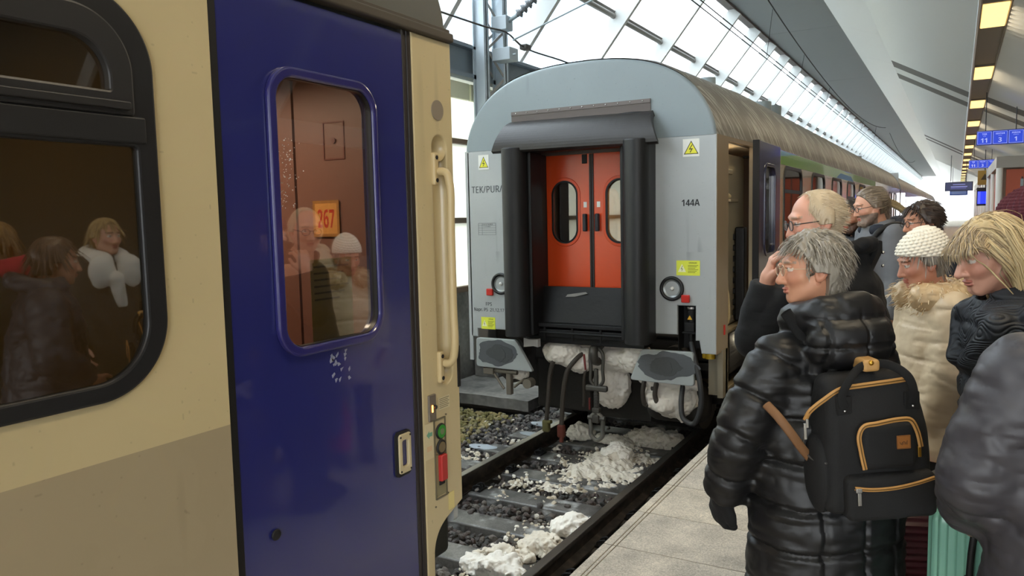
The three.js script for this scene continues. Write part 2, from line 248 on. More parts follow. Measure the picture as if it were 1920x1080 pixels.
// ---------------------------------------------------------------- the station
const Z0 = 14, Z1 = -130, PY = 0.76, PX = 1.69, MID = 5.5;     // hall ends, platform height and edge, middle of the island platform
const mirror = (g) => { const h = clean(g); const p = h.attributes.position, n = h.attributes.normal; for (let i = 0; i < p.count; i++) { p.setX(i, 2 * MID - p.getX(i)); n.setX(i, -n.getX(i)); } for (const a of [p, n, h.attributes.uv]) { const s = a.itemSize, t = a.array; for (let i = 0; i < a.count; i += 3) for (let c = 0; c < s; c++) { const x = t[(i + 1) * s + c]; t[(i + 1) * s + c] = t[(i + 2) * s + c]; t[(i + 2) * s + c] = x; } } return h; };
{ // track bed with ballast
  const bed = structure('ground_ballast', 'dark crushed-stone ballast bed between platform and wall');
  part('bed', box(-3.3, PX + 0.2, -0.6, -0.235, Z0, Z1 - 60), mat('#3a3734', 0.95, 0, { bumpMap: grainBump, bumpScale: 0.01 }), bed);
  const stoneGeo = []; for (let i = 0; i < 7; i++) { const g = new THREE.IcosahedronGeometry(1, 1), p = g.attributes.position; const s = i * 17.3; for (let k = 0; k < p.count; k++) { const x = p.getX(k), y = p.getY(k), z = p.getZ(k), f = 0.82 + 0.34 * vnoise(x * 1.3 + s, y * 1.3, z * 1.3) + (Math.abs(x + 0.4 * z) > 0.75 ? -0.1 : 0); p.setXYZ(k, x * f * 1.15, y * f * 0.72, z * f * 0.9); } const q = g; q.computeVertexNormals(); stoneGeo.push(q); }
  const darkStones = ['#4b4746', '#5d5856', '#6b6560', '#544a47', '#40403f', '#77716b'].map((c) => mat(c, 0.75)), mossy = ['#8b8052', '#9a8a5c', '#7b7445', '#8f8566'].map((c) => mat(c, 0.8));
  const near = [], rest = [];
  const sleepersZ = (z) => { const d = ((z + 4.62) % 0.6 + 0.6) % 0.6; return d < 0.15 || d > 0.45; };
  const spots = [];
  for (let z = -3.3; z > -12; z -= 0.056) for (let x = -3.02; x < 1.62; x += 0.060) {
    const X = x + rr_(-0.025, 0.025), Z = z + rr_(-0.025, 0.025);
    if (Math.abs(Math.abs(X) - 0.755) < 0.095) continue;
    const onSl = sleepersZ(Z) && Math.abs(X) < 1.28;
    if (onSl && rnd() > 0.02) continue;
    if (X < -1.62 && Z < -8.4) continue;
    if (Z < -9.5 && rnd() < 0.5) continue;
    spots.push([X, Z, onSl]);
  }
  for (const [X, Z, onSl] of spots) {
    const moss = X < -1.55 && Z < -6.4 && rnd() < sstep(-1.5, -2.0, X) * 0.95, s = rr_(0.025, 0.047);
    const seen = (X > -0.66 && X < 0.66 && Z < -4.25 && Z > -6.6) || (X < -0.85 && X > -2.4 && Z < -6.2 && Z > -8.3);
    (seen && near.length < 300 && rnd() < 0.5 ? near : rest).push([X, (onSl ? -0.155 : -0.235 + (X < -1 ? 0.02 : 0.0) + rr_(0, 0.035)), Z, s, moss]);
  }
  for (const [x, y, z, s, moss] of near) { const m = part('stone', stoneGeo[Math.floor(rnd() * 7)], (moss ? mossy : darkStones)[Math.floor(rnd() * (moss ? 4 : 6))], bed); m.position.set(x, y, z); m.scale.setScalar(s); m.rotation.set(rr_(-0.7, 0.7), rnd() * 6.28, rr_(-0.7, 0.7)); }
  const dm = new THREE.Object3D(), c = new THREE.Color();
  for (let v = 0; v < 7; v++) {
    const own = rest.filter((_, i) => i % 7 === v), im = new THREE.InstancedMesh(stoneGeo[v], mat('#ffffff', 0.78), own.length); im.name = 'ballast_stones'; im.userData.kind = 'stuff';
    own.forEach(([x, y, z, s, moss], i) => { dm.position.set(x, y, z); dm.scale.setScalar(s); dm.rotation.set(rr_(-0.7, 0.7), rnd() * 6.28, rr_(-0.7, 0.7)); dm.updateMatrix(); im.setMatrixAt(i, dm.matrix); im.setColorAt(i, c.copy((moss ? mossy : darkStones)[Math.floor(rnd() * (moss ? 4 : 6))].color)); });
    bed.add(im);
  }
  const slab = structure('floor_slab', 'low weathered concrete slab beside the far coach on the wall side');
  part('slab', warp(new THREE.BoxGeometry(1.62, 0.14, 60, 40, 1, 60), (v) => { v.x += -2.36 + 0.02 * vnoise(v.x * 4, 3, v.z); v.y += -0.07; v.z = -38.45 + v.z + (v.z > 29 ? 0.35 * (v.x + 1.55) * 0.12 + 0.03 * vnoise(v.x * 5, 1, 2) : 0); }), M.concrete, slab);
  part('worn_edge', warp(new THREE.BoxGeometry(1.66, 0.12, 0.5, 40, 3, 2), (v) => { v.x += -2.36; v.z += -8.66 + 0.03 * vnoise(v.x * 6, v.y * 20, 1) - 0.25; v.y += -0.19 + 0.01 * vnoise(v.x * 9, 2, v.z * 9); }), mat('#4a443d', 0.9, 0, { bumpMap: grainBump, bumpScale: 0.01 }), slab);
}
{ // the track
  const tr = thing('railway_track', 'railway track with dark steel rails on grey sleepers beside the platform', 'track', [0, -0.4, -6]);
  const prof = poly([[-0.036, 0], [0.036, 0], [0.036, -0.03], [0.012, -0.042], [0.009, -0.13], [0.07, -0.15], [0.07, -0.165], [-0.07, -0.165], [-0.07, -0.15], [-0.009, -0.13], [-0.012, -0.042], [-0.036, -0.03]]);
  for (const s of [-1, 1]) { const r = part('rail', ext(prof, 154, 0).translate(s * 0.7535, -0.002, Z1 - 10), M.rust, tr); part('running_surface', rbox(s * 0.7535 - 0.034, s * 0.7535 + 0.03, -0.004, 0.0, Z1 - 10, Z0, 0.0015, 1), M.railTop, r, 'polished top of the rail'); }
  const sg = new RoundedBoxGeometry(2.6, 0.2, 0.26, 1, 0.02);
  const clip = merge([rbox(-0.05, 0.05, 0, 0.02, -0.07, 0.07, 0.005, 1), ...[-0.035, 0.035].map((z) => tube([[0.03, 0.02, z], [0.03, 0.05, z], [0, 0.055, z + 0.01], [-0.03, 0.04, z + 0.02], [-0.02, 0.02, z + 0.03]], 0.008, 10, 6)), rod([0.02, 0, 0], [0.02, 0.075, 0], 0.012, 8)]);
  for (let i = -8; i < 22; i++) {
    const z = -4.62 - 0.6 * i, s = part('sleeper', metric(sg.clone().translate(0, -0.262, z)), M.sleeper, tr);
    if (z < -3.4 && z > -9.5) for (const x of [-1, 1]) for (const k of [-1, 1]) { const c = part('rail_clip', clip, M.blackMetal, s); c.position.set(x * 0.7535 + k * 0.115, -0.165, z); c.rotation.y = k > 0 ? 0 : Math.PI; }
  }
}
{ // the platform: slabs with open joints on a solid body
  const pf = structure('floor_platform', 'pale granite island platform');
  part('platform_body', [box(PX + 0.03, 2 * MID - PX - 0.03, -0.6, PY - 0.03, Z0, Z1 - 30), box(PX, 2 * MID - PX, PY - 0.16, PY - 0.03, -24.1, Z1 - 30), box(PX, PX + 0.2, PY - 0.16, PY - 0.03, Z0, -24.1)], M.concrete, pf);
  part('paving', [box(PX, 2 * MID - PX, PY - 0.03, PY, -24.1, Z1 - 30), box(4.71, 2 * MID - PX, PY - 0.03, PY, Z0, -24.1), box(PX, 4.71, PY - 0.03, PY, 2.2, Z0)], M.granite, pf);
  const P = 0.46, g = 0.0025, b = (x0, x1) => rbox(x0 + g, x1 - g, -0.03, 0, -P / 2 + g, P / 2 - g, 0.002, 1);
  const edge = merge([b(PX, PX + 0.048), b(PX + 0.048, PX + 0.068), b(PX + 0.068, 2.87)]), inner = b(2.87, 3.79), inner2 = b(3.79, 4.71);
  const ge = [edge, edge.clone(), inner, inner.clone(), inner2, inner2.clone()].map((x, i) => metric(i % 2 ? x.clone() : x)); ge.forEach((x, i) => { const uv = x.attributes.uv; for (let k = 0; k < uv.count; k++) uv.setXY(k, uv.getX(k) + 0.37 * i, uv.getY(k) + 0.61 * i); });
  for (let i = 0; i < 57; i++) { const z = 1.97 - P * i; for (let r = 0; r < 3; r++) { const m = part('paving_slab', ge[2 * r + (rnd() < 0.5 ? 0 : 1)], rnd() < 0.5 ? M.granite : M.graniteB, pf); m.userData = {}; m.position.set(0, PY + rr_(-0.0012, 0), z); } }
}
const mats3 = [M.granite, M.graniteB]; for (const m of mats3) m.userData.metric = false;
// ---- wall beyond the track
const WX = -3.1, finZ = [-6.6, -8.85, -11.1, -13.6, -16.2, -18.6, -20.7, -22.7, -24.7, -26.8, -29]; while (finZ[finZ.length - 1] > Z1 + 2) finZ.push(finZ[finZ.length - 1] - 2.15); while (finZ[0] < Z0 - 2) finZ.unshift(finZ[0] + 2.2);
{
  const w = structure('wall_left', 'concrete base wall with translucent glazing beyond the track');
  part('base_wall', box(WX - 0.3, WX, -0.6, 1.28, Z0, Z1), M.concrete, w);
  part('sill', box(WX - 0.32, WX + 0.05, 1.28, 1.36, Z0, Z1), M.brownFrame, w);
  part('transom', [box(WX - 0.12, WX + 0.02, 2.28, 2.36, Z0, Z1)], M.brownFrame, w);
  part('transom', [box(WX - 0.12, WX + 0.02, 3.42, 3.49, Z0, Z1)], M.brownFrame, w);
  part('edge_beam', [box(WX - 0.25, WX + 0.02, 4.42, 4.82, Z0, Z1), box(WX - 0.3, WX + 0.12, 4.78, 4.82, Z0, Z1), box(WX - 0.3, WX + 0.12, 4.36, 4.42, Z0, Z1)], mat('#77828b', 0.5), w, 'blue-grey steel edge beam');
  part('flashing', box(WX - 0.33, WX - 0.05, 4.82, 4.9, Z0, Z1), M.brownFrame, w);
  for (let i = 0; i < finZ.length - 1; i++) {
    const a = finZ[i], b = finZ[i + 1]; if (b < -52) break;
    for (const [y0, y1] of [[1.36, 2.28], [2.36, 3.42], [3.49, 4.36]]) part('pane', box(WX - 0.06, WX - 0.045, y0, y1, a - 0.03, b + 0.03), M.frosted, w);
    part('mullion', box(WX - 0.1, WX, 1.36, 4.36, a - 0.03, a + 0.03), mat('#b7b39f', 0.5), w);
    for (let k = 0; k < 3; k++) part('vent_box', rbox(WX - 0.04, WX + 0.02, 4.06, 4.3, a - 0.12 - k * (a - b - 0.2) / 3, a - 0.08 - (k + 1) * (a - b - 0.2) / 3, 0.01, 1), mat('#dcdcc0', 0.6), w);
  }
  part('pane', box(WX - 0.06, WX - 0.045, 1.36, 4.36, -53, Z1), M.frosted, w);
}
{ // sloping glass roof
  const A = [-3.38, 4.9], P = [-2.49, 6.1], T = [-1.57, 7.13], ang = Math.atan2(T[1] - A[1], T[0] - A[0]), nx = -Math.sin(ang), ny = Math.cos(ang);
  const r = structure('roof_glass', 'sloping glazed roof over the track');
  const strip = (a, b, t, z0, z1, o = 0) => ext(poly([[a[0] + nx * o, a[1] + ny * o], [b[0] + nx * o, b[1] + ny * o], [b[0] + nx * (o + t), b[1] + ny * (o + t)], [a[0] + nx * (o + t), a[1] + ny * (o + t)]]), z0 - z1, 0).translate(0, 0, z1);
  for (let i = 0; i < finZ.length; i++) {
    const z = finZ[i], n = finZ[i + 1] ?? Z1;
    part('rafter', strip(A, T, 0.30, z + 0.045, z - 0.045, -0.3), M.fin, r);
    part('pane', strip(A, [P[0] - 0.03, P[1] - 0.035], 0.014, z - 0.045, n + 0.045, 0.0), M.roofGlass, r);
    part('pane', strip([P[0] + 0.03, P[1] + 0.035], T, 0.014, z - 0.045, n + 0.045, 0.0), M.roofGlass, r);
  }
  part('purlin', new THREE.CylinderGeometry(0.05, 0.05, Z0 - Z1, 12).rotateX(Math.PI / 2).translate(P[0] + 0.05, P[1] - 0.1, (Z0 + Z1) / 2), M.purlin, r);
  part('purlin_bar', strip([P[0] - 0.03, P[1] - 0.035], [P[0] + 0.03, P[1] + 0.035], 0.1, Z0, Z1, -0.08), M.purlin, r);
  part('ridge_beam', box(T[0] - 0.08, T[0] + 0.1, T[1] - 0.06, T[1] + 0.2, Z0, Z1), M.edgeBrown, r);
  const q = structure('roof_far_side', 'sheeted roof over the other track of the island platform');
  part('rafters', finZ.filter((_, i) => i % 2 === 0).map((z) => mirror(strip(A, T, 0.30, z + 0.045, z - 0.045, -0.3))), M.fin, q);
  part('roof_sheeting', mirror(strip(A, T, 0.03, Z0, Z1, 0)), mat('#8a857b', 0.7), q);
  part('opposite_panelling', mirror(box(WX - 0.1, WX - 0.045, 1.36, 4.36, Z0, Z1)), mat('#6a5f50', 0.7), q);
  part('base_wall', mirror(box(WX - 0.3, WX, -0.6, 1.36, Z0, Z1)), mat('#807d77', 0.85), q);
  part('edge_beam', mirror(box(WX - 0.3, WX + 0.1, 4.36, 4.9, Z0, Z1)), M.steelPaint, q);
  part('track_bed', mirror(box(-3.3, PX, -0.6, -0.2, Z0, Z1)), mat('#3f3c38', 0.95), q);
}
const SEAM = [1.342, 6.75], FOLD = [0.37, 7.13], LX0 = 3.36, LX1 = 3.78, LY = 5.46;
{ // opaque canopy
  const c = structure('ceiling', 'pale ribbed metal canopy ceiling sloping over the platform');
  const strip = (a, b, t, z0, z1) => ext(poly([a, b, [b[0], b[1] + t], [a[0], a[1] + t]]), z0 - z1, 0).translate(0, 0, z1);
  for (let z = Z0; z > Z1; z -= 9) part('soffit_panel', box(-1.5, FOLD[0], 7.13, 7.16, z, Math.max(Z1, z - 8.985)), M.soffit, c);
  for (let z = Z0; z > Z1; z -= 4.5) part('fold_panel', strip(FOLD, SEAM, 0.03, z, Math.max(Z1, z - 4.49)), M.ceilPanel, c);
  const slope = (x) => (x < 3.5 ? SEAM[1] - (x - SEAM[0]) * (SEAM[1] - 5.62) / (LX0 - SEAM[0]) : 5.46 - (x - LX1) * 0.53);
  const P = 0.6, mk = (x0, x1) => { const s = []; for (let k = 0; k < 2; k++) { const z = k * P / 2; s.push(warp(new THREE.BoxGeometry(1, 0.012, P / 2 - 0.008).translate(0.5, 0, -z - P / 4), (v) => { const x = lerp(x0, x1, v.x); v.y += slope(x < 3.5 ? Math.min(x, 3.49) : x) - 0.085 * ((-v.z - z) / (P / 2)); v.x = x; })); } return merge(s); };
  const L = mk(SEAM[0] + 0.01, LX0), R = mk(LX1, MID);
  for (let i = 0; i < 120; i++) {
    const z = -5.4 - P * i, k = ((-(z + P / 2) - 25.3) % 26 + 26) % 26, dark = (k > 25.35 || k < 0.55) || (k > 1.5 && k < 2.7);
    for (const g of [L, R]) { const m = part('ceiling_panel', g, dark ? M.ceilDark : M.ceilPanel, c); m.position.z = z; }
  }
  for (const [a, b] of [[Z0, -5.4], [-77.4, Z1]]) part('ceiling_sheet', [strip([SEAM[0], SEAM[1]], [LX0, 5.62], 0.02, a, b), strip([LX1, 5.46], [MID, slope(MID)], 0.02, a, b)], M.ceilPanel, c);
  part('lamp_channel', [box(LX0, LX0 + 0.02, LY - 0.06, 5.75, Z0, Z1), box(LX1 - 0.02, LX1, LY - 0.06, 5.75, Z0, Z1), box(LX0, LX1, LY + 0.03, LY + 0.06, Z0, Z1)], M.lampBody, c, 'brown lamp trough running along the ceiling');
  part('trough_edge', box(LX0 - 0.03, LX0, LY - 0.07, LY + 0.1, Z0, Z1), M.ceilPanel, c);
  part('roof_deck', [strip([-1.6, 7.24], [FOLD[0], 7.24], 0.1, Z0, Z1), strip([FOLD[0], 7.24], [SEAM[0], 6.95], 0.1, Z0, Z1), strip([SEAM[0], 6.95], [MID, 4.72], 0.1, Z0, Z1)], M.soffit, c);
  part('far_side_ceiling', [mirror(strip([-1.57, 7.13], FOLD, 0.1, Z0, Z1)), mirror(strip(FOLD, SEAM, 0.1, Z0, Z1)), mirror(strip(SEAM, [MID, 4.54], 0.1, Z0, Z1))], mat('#b8b9b4', 0.5), c);
  const ORD = 'first second third fourth fifth sixth seventh eighth ninth tenth eleventh twelfth thirteenth fourteenth fifteenth sixteenth seventeenth eighteenth'.split(' ');
  for (let i = -3; i < 18; i++) {                  // the lamps in the trough
    const z = -15 - 6.15 * i, t = thing('ceiling_lamp', i < 0 ? 'warm trough lamp above the photographer, ' + ['nearest the view', 'overhead', 'rearmost'][-1 - i] : 'warm glowing lamp in the ceiling trough, ' + ORD[i] + ' in view from the top edge', 'lamp', [3.57, LY - 0.05, z], 'row of ceiling lamps');
    part('diffuser', rbox(LX0 + 0.03, LX1 - 0.03, LY - 0.045, LY - 0.015, z - 0.85, z + 0.85, 0.01, 1), M.glow, t);
    part('housing', [box(LX0 + 0.02, LX1 - 0.02, LY - 0.015, LY + 0.03, z - 0.9, z + 0.9)], M.lampBody, t);
    if (i < 10) { const l = new THREE.RectAreaLight(LAMP.color, LAMP.intensity, LX1 - LX0 - 0.08, 1.6); l.position.set(0, -0.02, 0); l.rotation.x = -Math.PI / 2; t.add(l); l.name = 'lamp_light'; }
  }
}
{ // enclosure and pillars on the platform, far right
  const b = thing('platform_building', 'orange panelled platform enclosure with white columns far along the platform', 'building', [5.5, PY, -47]);
  part('wall_core', box(4.5, 6.5, PY, 3.75, -33, -75), mat('#7a6a5c', 0.7), b);
  for (let i = 0; i < 8; i++) { part('side_panel', rbox(4.44, 4.5, PY + 0.1, 3.7, -33.12 - i * 5.2, -37.85 - i * 5.2, 0.01, 1), M.orangePanel, b); }
  for (let i = 0; i < 2; i++) part('front_panel', rbox(4.62 + i * 0.95, 5.52 + i * 0.95, PY + 0.1, 3.7, -32.95, -33.0, 0.01, 1), M.orangePanel, b);
  for (let i = 0; i < 9; i++) part('column', new THREE.CylinderGeometry(0.11, 0.11, 2.99, 20).translate(4.41, PY + 1.495, -32.8 - i * 5.2), M.white, b);
  part('cornice', box(4.3, 6.7, 3.75, 4.15, -32.7, -75), mat('#a09a90', 0.6), b);
  const l = part('wall_lamp', rbox(5.05, 5.15, 2.95, 3.35, -32.88, -32.95, 0.02), M.steelGrey, b); part('lamp_bracket', box(5.08, 5.12, 3.35, 3.42, -32.9, -32.95), M.darkBox, l);
  part('notice', plate(0.26, 0.2, 0.01).translate(5.02, 2.62, -32.93), canvasMat(64, 48, (x, w, h) => { x.fillStyle = '#e4dfc4'; x.fillRect(0, 0, w, h); x.fillStyle = '#6b6455'; for (let i = 0; i < 3; i++) x.fillRect(8, 12 + i * 10, 48, 4); }), b);
}
function numberSign(z, label, dy = 0) {
  const s = thing('hanging_sign', label, 'sign', [4.1, 4.06 + dy, z], 'blue track number signs');
  part('sign_case', rbox(3.54, 4.64, 4.05 + dy, 4.44 + dy, z - 0.06, z, 0.01, 1), M.signBlue, s);
  [['TOR', 'track', '11'], ['SEKTOR', 'sector', '3'], ['PERON', 'platform', '1']].forEach(([a, b, c], i) => {
    part('number_panel', plate(0.345, 0.35, 0.006).translate(3.726 + i * 0.364, 4.245 + dy, z + 0.004), canvasMat(256, 256, (x, w, h) => {
      x.fillStyle = '#1737b4'; x.fillRect(0, 0, w, h); x.strokeStyle = '#dfe6f5'; x.lineWidth = 7; x.strokeRect(10, 10, w - 20, h - 20); x.fillStyle = '#f2f5fb'; x.textAlign = 'center';
      x.font = 'bold 44px sans-serif'; x.fillText(a, w / 2, 68); x.font = '24px sans-serif'; x.fillText(b, w / 2, 98); x.font = 'bold 120px sans-serif'; x.fillText(c, w / 2, 218);
    }, { emissive: '#1737b4', emissiveIntensity: 0.12 }), s);
  });
  for (const x of [3.75, 4.45]) part('hanger', rod([x, 4.44 + dy, z - 0.03], [x, 5.46 - (x - LX1) * 0.53, z - 0.03], 0.012, 8), M.darkBox, s);
}
numberSign(-25, 'nearer blue sign reading track 11 sector 3 platform 1 under the canopy');
numberSign(-42, 'farther smaller blue sign reading 11 3 1 near the orange enclosure', 0.12);
{
  const s = thing('departure_display', 'long dark departure display hanging over the platform', 'display', [3.16, 3.6, -60]);
  part('display_case', rbox(2.36, 4.0, 3.5, 4.12, -60.2, -60, 0.03), M.darkBox, s);
  part('screen', plate(1.54, 0.52, 0.01).translate(3.18, 3.81, -59.99), canvasMat(256, 96, (x, w, h) => { x.fillStyle = '#191b2a'; x.fillRect(0, 0, w, h); x.fillStyle = '#8f97d8'; x.fillRect(70, 20, 120, 8); x.fillRect(50, 45, 160, 12); x.fillStyle = '#5057a8'; x.fillRect(50, 66, 150, 8); }, { emissive: '#20243a', emissiveIntensity: 0.3 }), s);
  for (const x of [2.7, 3.6]) part('hanger', rod([x, 4.12, -60.1], [x, 5.9, -60.1], 0.02, 8), M.darkBox, s);
  const t = thing('hanging_sign', 'small blue direction sign hanging far down the platform', 'sign', [3.3, 3.5, -80]);
  part('sign_case', rbox(2.5, 3.9, 3.5, 4.0, -80.1, -80, 0.02), mat('#3b57b8', 0.4), t); part('sign_print', plate(1.2, 0.3, 0.01).translate(3.2, 3.75, -79.99), mat('#9db0e8', 0.5), t); part('hanger', [rod([2.7, 4, -80.05], [2.7, 6, -80.05], 0.02), rod([3.7, 4, -80.05], [3.7, 5.6, -80.05], 0.02)], M.darkBox, t);
  const u = thing('wall_screen', 'bright blue information screen on the orange enclosure', 'screen', [4.35, 2.6, -45]);
  part('screen_case', rbox(3.95, 4.8, 2.45, 3.35, -45.1, -45, 0.02), M.darkBox, u); part('screen', plate(0.75, 0.6, 0.01).translate(4.37, 2.85, -44.99), canvasMat(64, 64, (x, w, h) => { x.fillStyle = '#1420d8'; x.fillRect(0, 0, w, h); x.fillStyle = '#7f8cf0'; x.fillRect(0, 0, 10, h); x.fillRect(w - 10, 0, 10, h); }, { emissive: '#1420d8', emissiveIntensity: 0.5 }), u);
  part('screen_arm', box(4.3, 4.45, 3.35, 4.1, -45.07, -45.03), M.darkBox, u);
  const k = thing('warning_sign', 'yellow framed warning sign above the blue screen', 'sign', [3.9, 3.6, -44]);
  part('sign_board', rbox(3.95, 4.55, 3.45, 4.15, -44.05, -44, 0.01), mat('#b08a3a', 0.5), k); part('symbol', endExt(poly([[4.08, 3.7], [4.42, 3.7], [4.25, 4.0]]), -43.99, 0.01), mat('#4a3a1c', 0.5), k); part('hanger', rod([4.25, 4.15, -44.03], [4.25, 5.2, -44.03], 0.02), M.darkBox, k);
}
{ // overhead line mast, insulator, wires
  const m = thing('catenary_mast', 'grey lattice overhead line mast by the glazed wall', 'mast', [-2.9, 0, -9.95]);
  for (const z of [-9.66, -10.2]) part('channel', [box(-3.0, -2.8, 0, 9, z - 0.012, z + 0.012), box(-3.0, -2.98, 0, 9, z - 0.07, z + 0.07), box(-2.82, -2.8, 0, 9, z - 0.07, z + 0.07)], M.steelPaint, m);
  for (let i = 0; i < 26; i++) { const y = 0.35 + i * 0.34, a = i % 2 ? -9.68 : -10.18, b = i % 2 ? -10.18 : -9.68; for (const x of [-2.81, -2.99]) part('lattice_bar', bar([x, y, a], [x, y + 0.34, b], 0.012, 0.04), M.purlin, m); }
  part('foot', rbox(-3.05, -2.65, 0, 0.3, -10.4, -9.5, 0.02), M.concrete, m);
  part('bracket', rbox(-2.8, -2.55, 5.05, 5.25, -10.0, -9.8, 0.01), M.steelPaint, m); part('bracket', [rbox(-2.8, -2.5, 4.62, 4.8, -10.05, -9.8, 0.01), rod([-2.6, 4.7, -9.9], [-2.45, 4.7, -9.9], 0.015)], M.steelPaint, m);
  const c = thing('insulator_arm', 'ribbed insulator and arm slanting up from the lattice mast', 'insulator', [-2.5, 5.1, -9.9]);
  part('arm', [rod([-2.62, 5.15, -9.9], [-2.42, 5.24, -9.9], 0.03), rod([-1.85, 5.62, -9.9], [-0.1, 6.35, -9.9], 0.03)], M.steelGrey, c);
  part('insulator', [rod([-2.42, 5.24, -9.9], [-1.85, 5.62, -9.9], 0.035), ...[0, 1, 2, 3, 4, 5, 6].map((i) => { const t = 0.08 + i * 0.135; return rod([lerp(-2.42, -1.85, t) - 0.016, lerp(5.24, 5.62, t) - 0.011, -9.9], [lerp(-2.42, -1.85, t) + 0.016, lerp(5.24, 5.62, t) + 0.011, -9.9], 0.075, 16, 0.05); })], mat('#6f7376', 0.35), c);
  part('stay', rod([-2.5, 4.9, -9.9], [-0.1, 5.6, -9.9], 0.012), M.steelGrey, c);
  solo('earth_cable', [tube([[-2.7, 5.0, -8.2], [-2.62, 5.0, -9.4], [-2.55, 5.0, -9.8], [-2.5, 4.86, -10.2], [-2.3, 4.78, -11.2], [-2.0, 4.6, -13]], 0.014, 40, 6), rbox(-2.56, -2.44, 4.83, 4.9, -10.35, -10.2, 0.01)], M.iron, 'sagging grey cable clamped to the lattice mast', 'cable');
  const w = thing('overhead_wire', 'thin overhead contact wires with droppers above the coach', 'wire', [0, 5.2, -40]);
  for (const x of [-0.05, 0.05]) part('contact_wire', rod([x, 5.22, Z0], [x, 5.22, Z1], 0.009, 6), M.ink, w);
  const my = (z) => 5.55 + 0.0035 * Math.pow(Math.min(14, Math.abs(z + 27)), 2);
  for (const s of [0, 1]) part('messenger_wire', tube([...Array(12)].map((_, i) => { const z = -14 - i * 2.4 + (s ? -29 : 0); return [0.12 + (s ? 0 : 0), my(s ? z + 29 : z), z]; }), 0.012, 30, 6), M.ink, w);
  for (const z of [-15, -18.4, -22.4, -26.5, -31, -36]) part('dropper', rod([0.1, my(z), z], [0, 5.22, z], 0.005, 5), M.ink, w);
}
{ // pale buildings outside, behind the glass
  const o = thing('office_building', 'pale gridded office facade outside beyond the glass roof', 'building', [-16, 0, -18]);
  part('facade', box(-24, -16, 0, 12, 2, -30), mat('#d9dde0', 0.7), o);
  for (let j = 0; j < 5; j++) for (let i = 0; i < 14; i++) { const z = 0.8 - i * 2.2, y = 1.4 + j * 2.1; part('window', box(-16.02, -15.96, y, y + 1.4, z, z - 1.7), mat('#b9cbd8', 0.3), o); }
  for (let j = 0; j < 6; j++) part('ledge', box(-16, -15.8, 0.7 + j * 2.1, 0.85 + j * 2.1, 2, -30), mat('#e6e8ea', 0.7), o);
  const t = thing('glass_tower', 'bluish glass building seen through the roof panes', 'building', [-22, 0, -46]);
  part('tower_core', box(-34, -22, 0, 22, -34, -58), mat('#cfdbe6', 0.5), t);
  for (let j = 0; j < 8; j++) for (let i = 0; i < 9; i++) part('glazing_panel', box(-22.05, -21.95, 2 + j * 2.4, 4.2 + j * 2.4, -35 - i * 2.5, -37.3 - i * 2.5), mat('#a9c6dd', 0.25), t);
}
{
  const g = structure('ground_outside', 'ground around the station'); part('ground', box(-120, 120, -1, -0.61, 120, -300), mat('#b9b9b6', 0.95), g);
}

// ---------------------------------------------------------------- the coaches
const roofPts = [[1.0, 0], [0.985, 0.12], [0.94, 0.27], [0.85, 0.44], [0.72, 0.58], [0.54, 0.69], [0.30, 0.755], [0, 0.775]];   // (half width, height above gutter)
function roofLoft(rings, thick = 0) {               // rings: [z, half width, gutter y, height factor]
  const prof = [...roofPts.map(([x, y]) => [x, y]), ...roofPts.slice(0, -1).reverse().map(([x, y]) => [-x, y])];
  const fine = []; const cv = new THREE.CatmullRomCurve3(prof.map(([x, y]) => V(x, y, 0))); for (let i = 0; i <= 48; i++) fine.push(cv.getPoint(i / 48));
  const pos = [], idx = []; rings.forEach(([z, w, y0, h]) => fine.forEach((p) => pos.push(p.x * w, y0 + p.y * h, z)));
  const n = fine.length; for (let r = 0; r < rings.length - 1; r++) for (let i = 0; i < n - 1; i++) { const a = r * n + i, b = a + 1, c = a + n, d = c + 1; idx.push(a, c, b, b, c, d); }
  const g = new THREE.BufferGeometry(); g.setAttribute('position', new THREE.Float32BufferAttribute(pos, 3)); g.setAttribute('uv', new THREE.Float32BufferAttribute(new Float32Array(pos.length / 3 * 2), 2)); g.setIndex(idx); g.computeVertexNormals(); return g;
}
const archShape = (w, y0, h, ybot) => { const s = new THREE.Shape(); const cv = new THREE.CatmullRomCurve3([...roofPts.map(([x, y]) => V(x, y, 0)), ...roofPts.slice(0, -1).reverse().map(([x, y]) => V(-x, y, 0))]); s.moveTo(-w, ybot); s.lineTo(w, ybot); for (let i = 0; i <= 48; i++) { const p = cv.getPoint(i / 48); s.lineTo(p.x * w, y0 + p.y * h); } s.closePath(); return s; };
const warnTri = (c, border) => canvasMat(128, 128, (x, w, h) => { x.fillStyle = border; x.fillRect(0, 0, w, h); x.fillStyle = c; x.strokeStyle = '#2a2a10'; x.lineWidth = 5; x.beginPath(); x.moveTo(64, 18); x.lineTo(116, 108); x.lineTo(12, 108); x.closePath(); x.fill(); x.stroke(); x.beginPath(); x.moveTo(72, 42); x.lineTo(52, 74); x.lineTo(72, 72); x.lineTo(56, 98); x.lineWidth = 6; x.stroke(); });
const M_tri = warnTri('#e6e03a', '#e4e4dc');
const M_notice = canvasMat(160, 96, (x, w, h) => { x.fillStyle = '#e2e84a'; x.fillRect(0, 0, w, h); x.fillStyle = '#f1f2c4'; x.beginPath(); x.moveTo(38, 22); x.lineTo(66, 74); x.lineTo(10, 74); x.fill(); x.fillStyle = '#5f6420'; x.font = 'bold 14px sans-serif'; x.fillText('UWAGA!', 84, 20); for (let i = 0; i < 6; i++) x.fillRect(78, 30 + i * 9, 70 - (i % 3) * 10, 3); x.strokeStyle = '#5f6420'; x.lineWidth = 3; x.beginPath(); x.moveTo(42, 34); x.lineTo(32, 54); x.lineTo(42, 53); x.lineTo(36, 68); x.stroke(); });

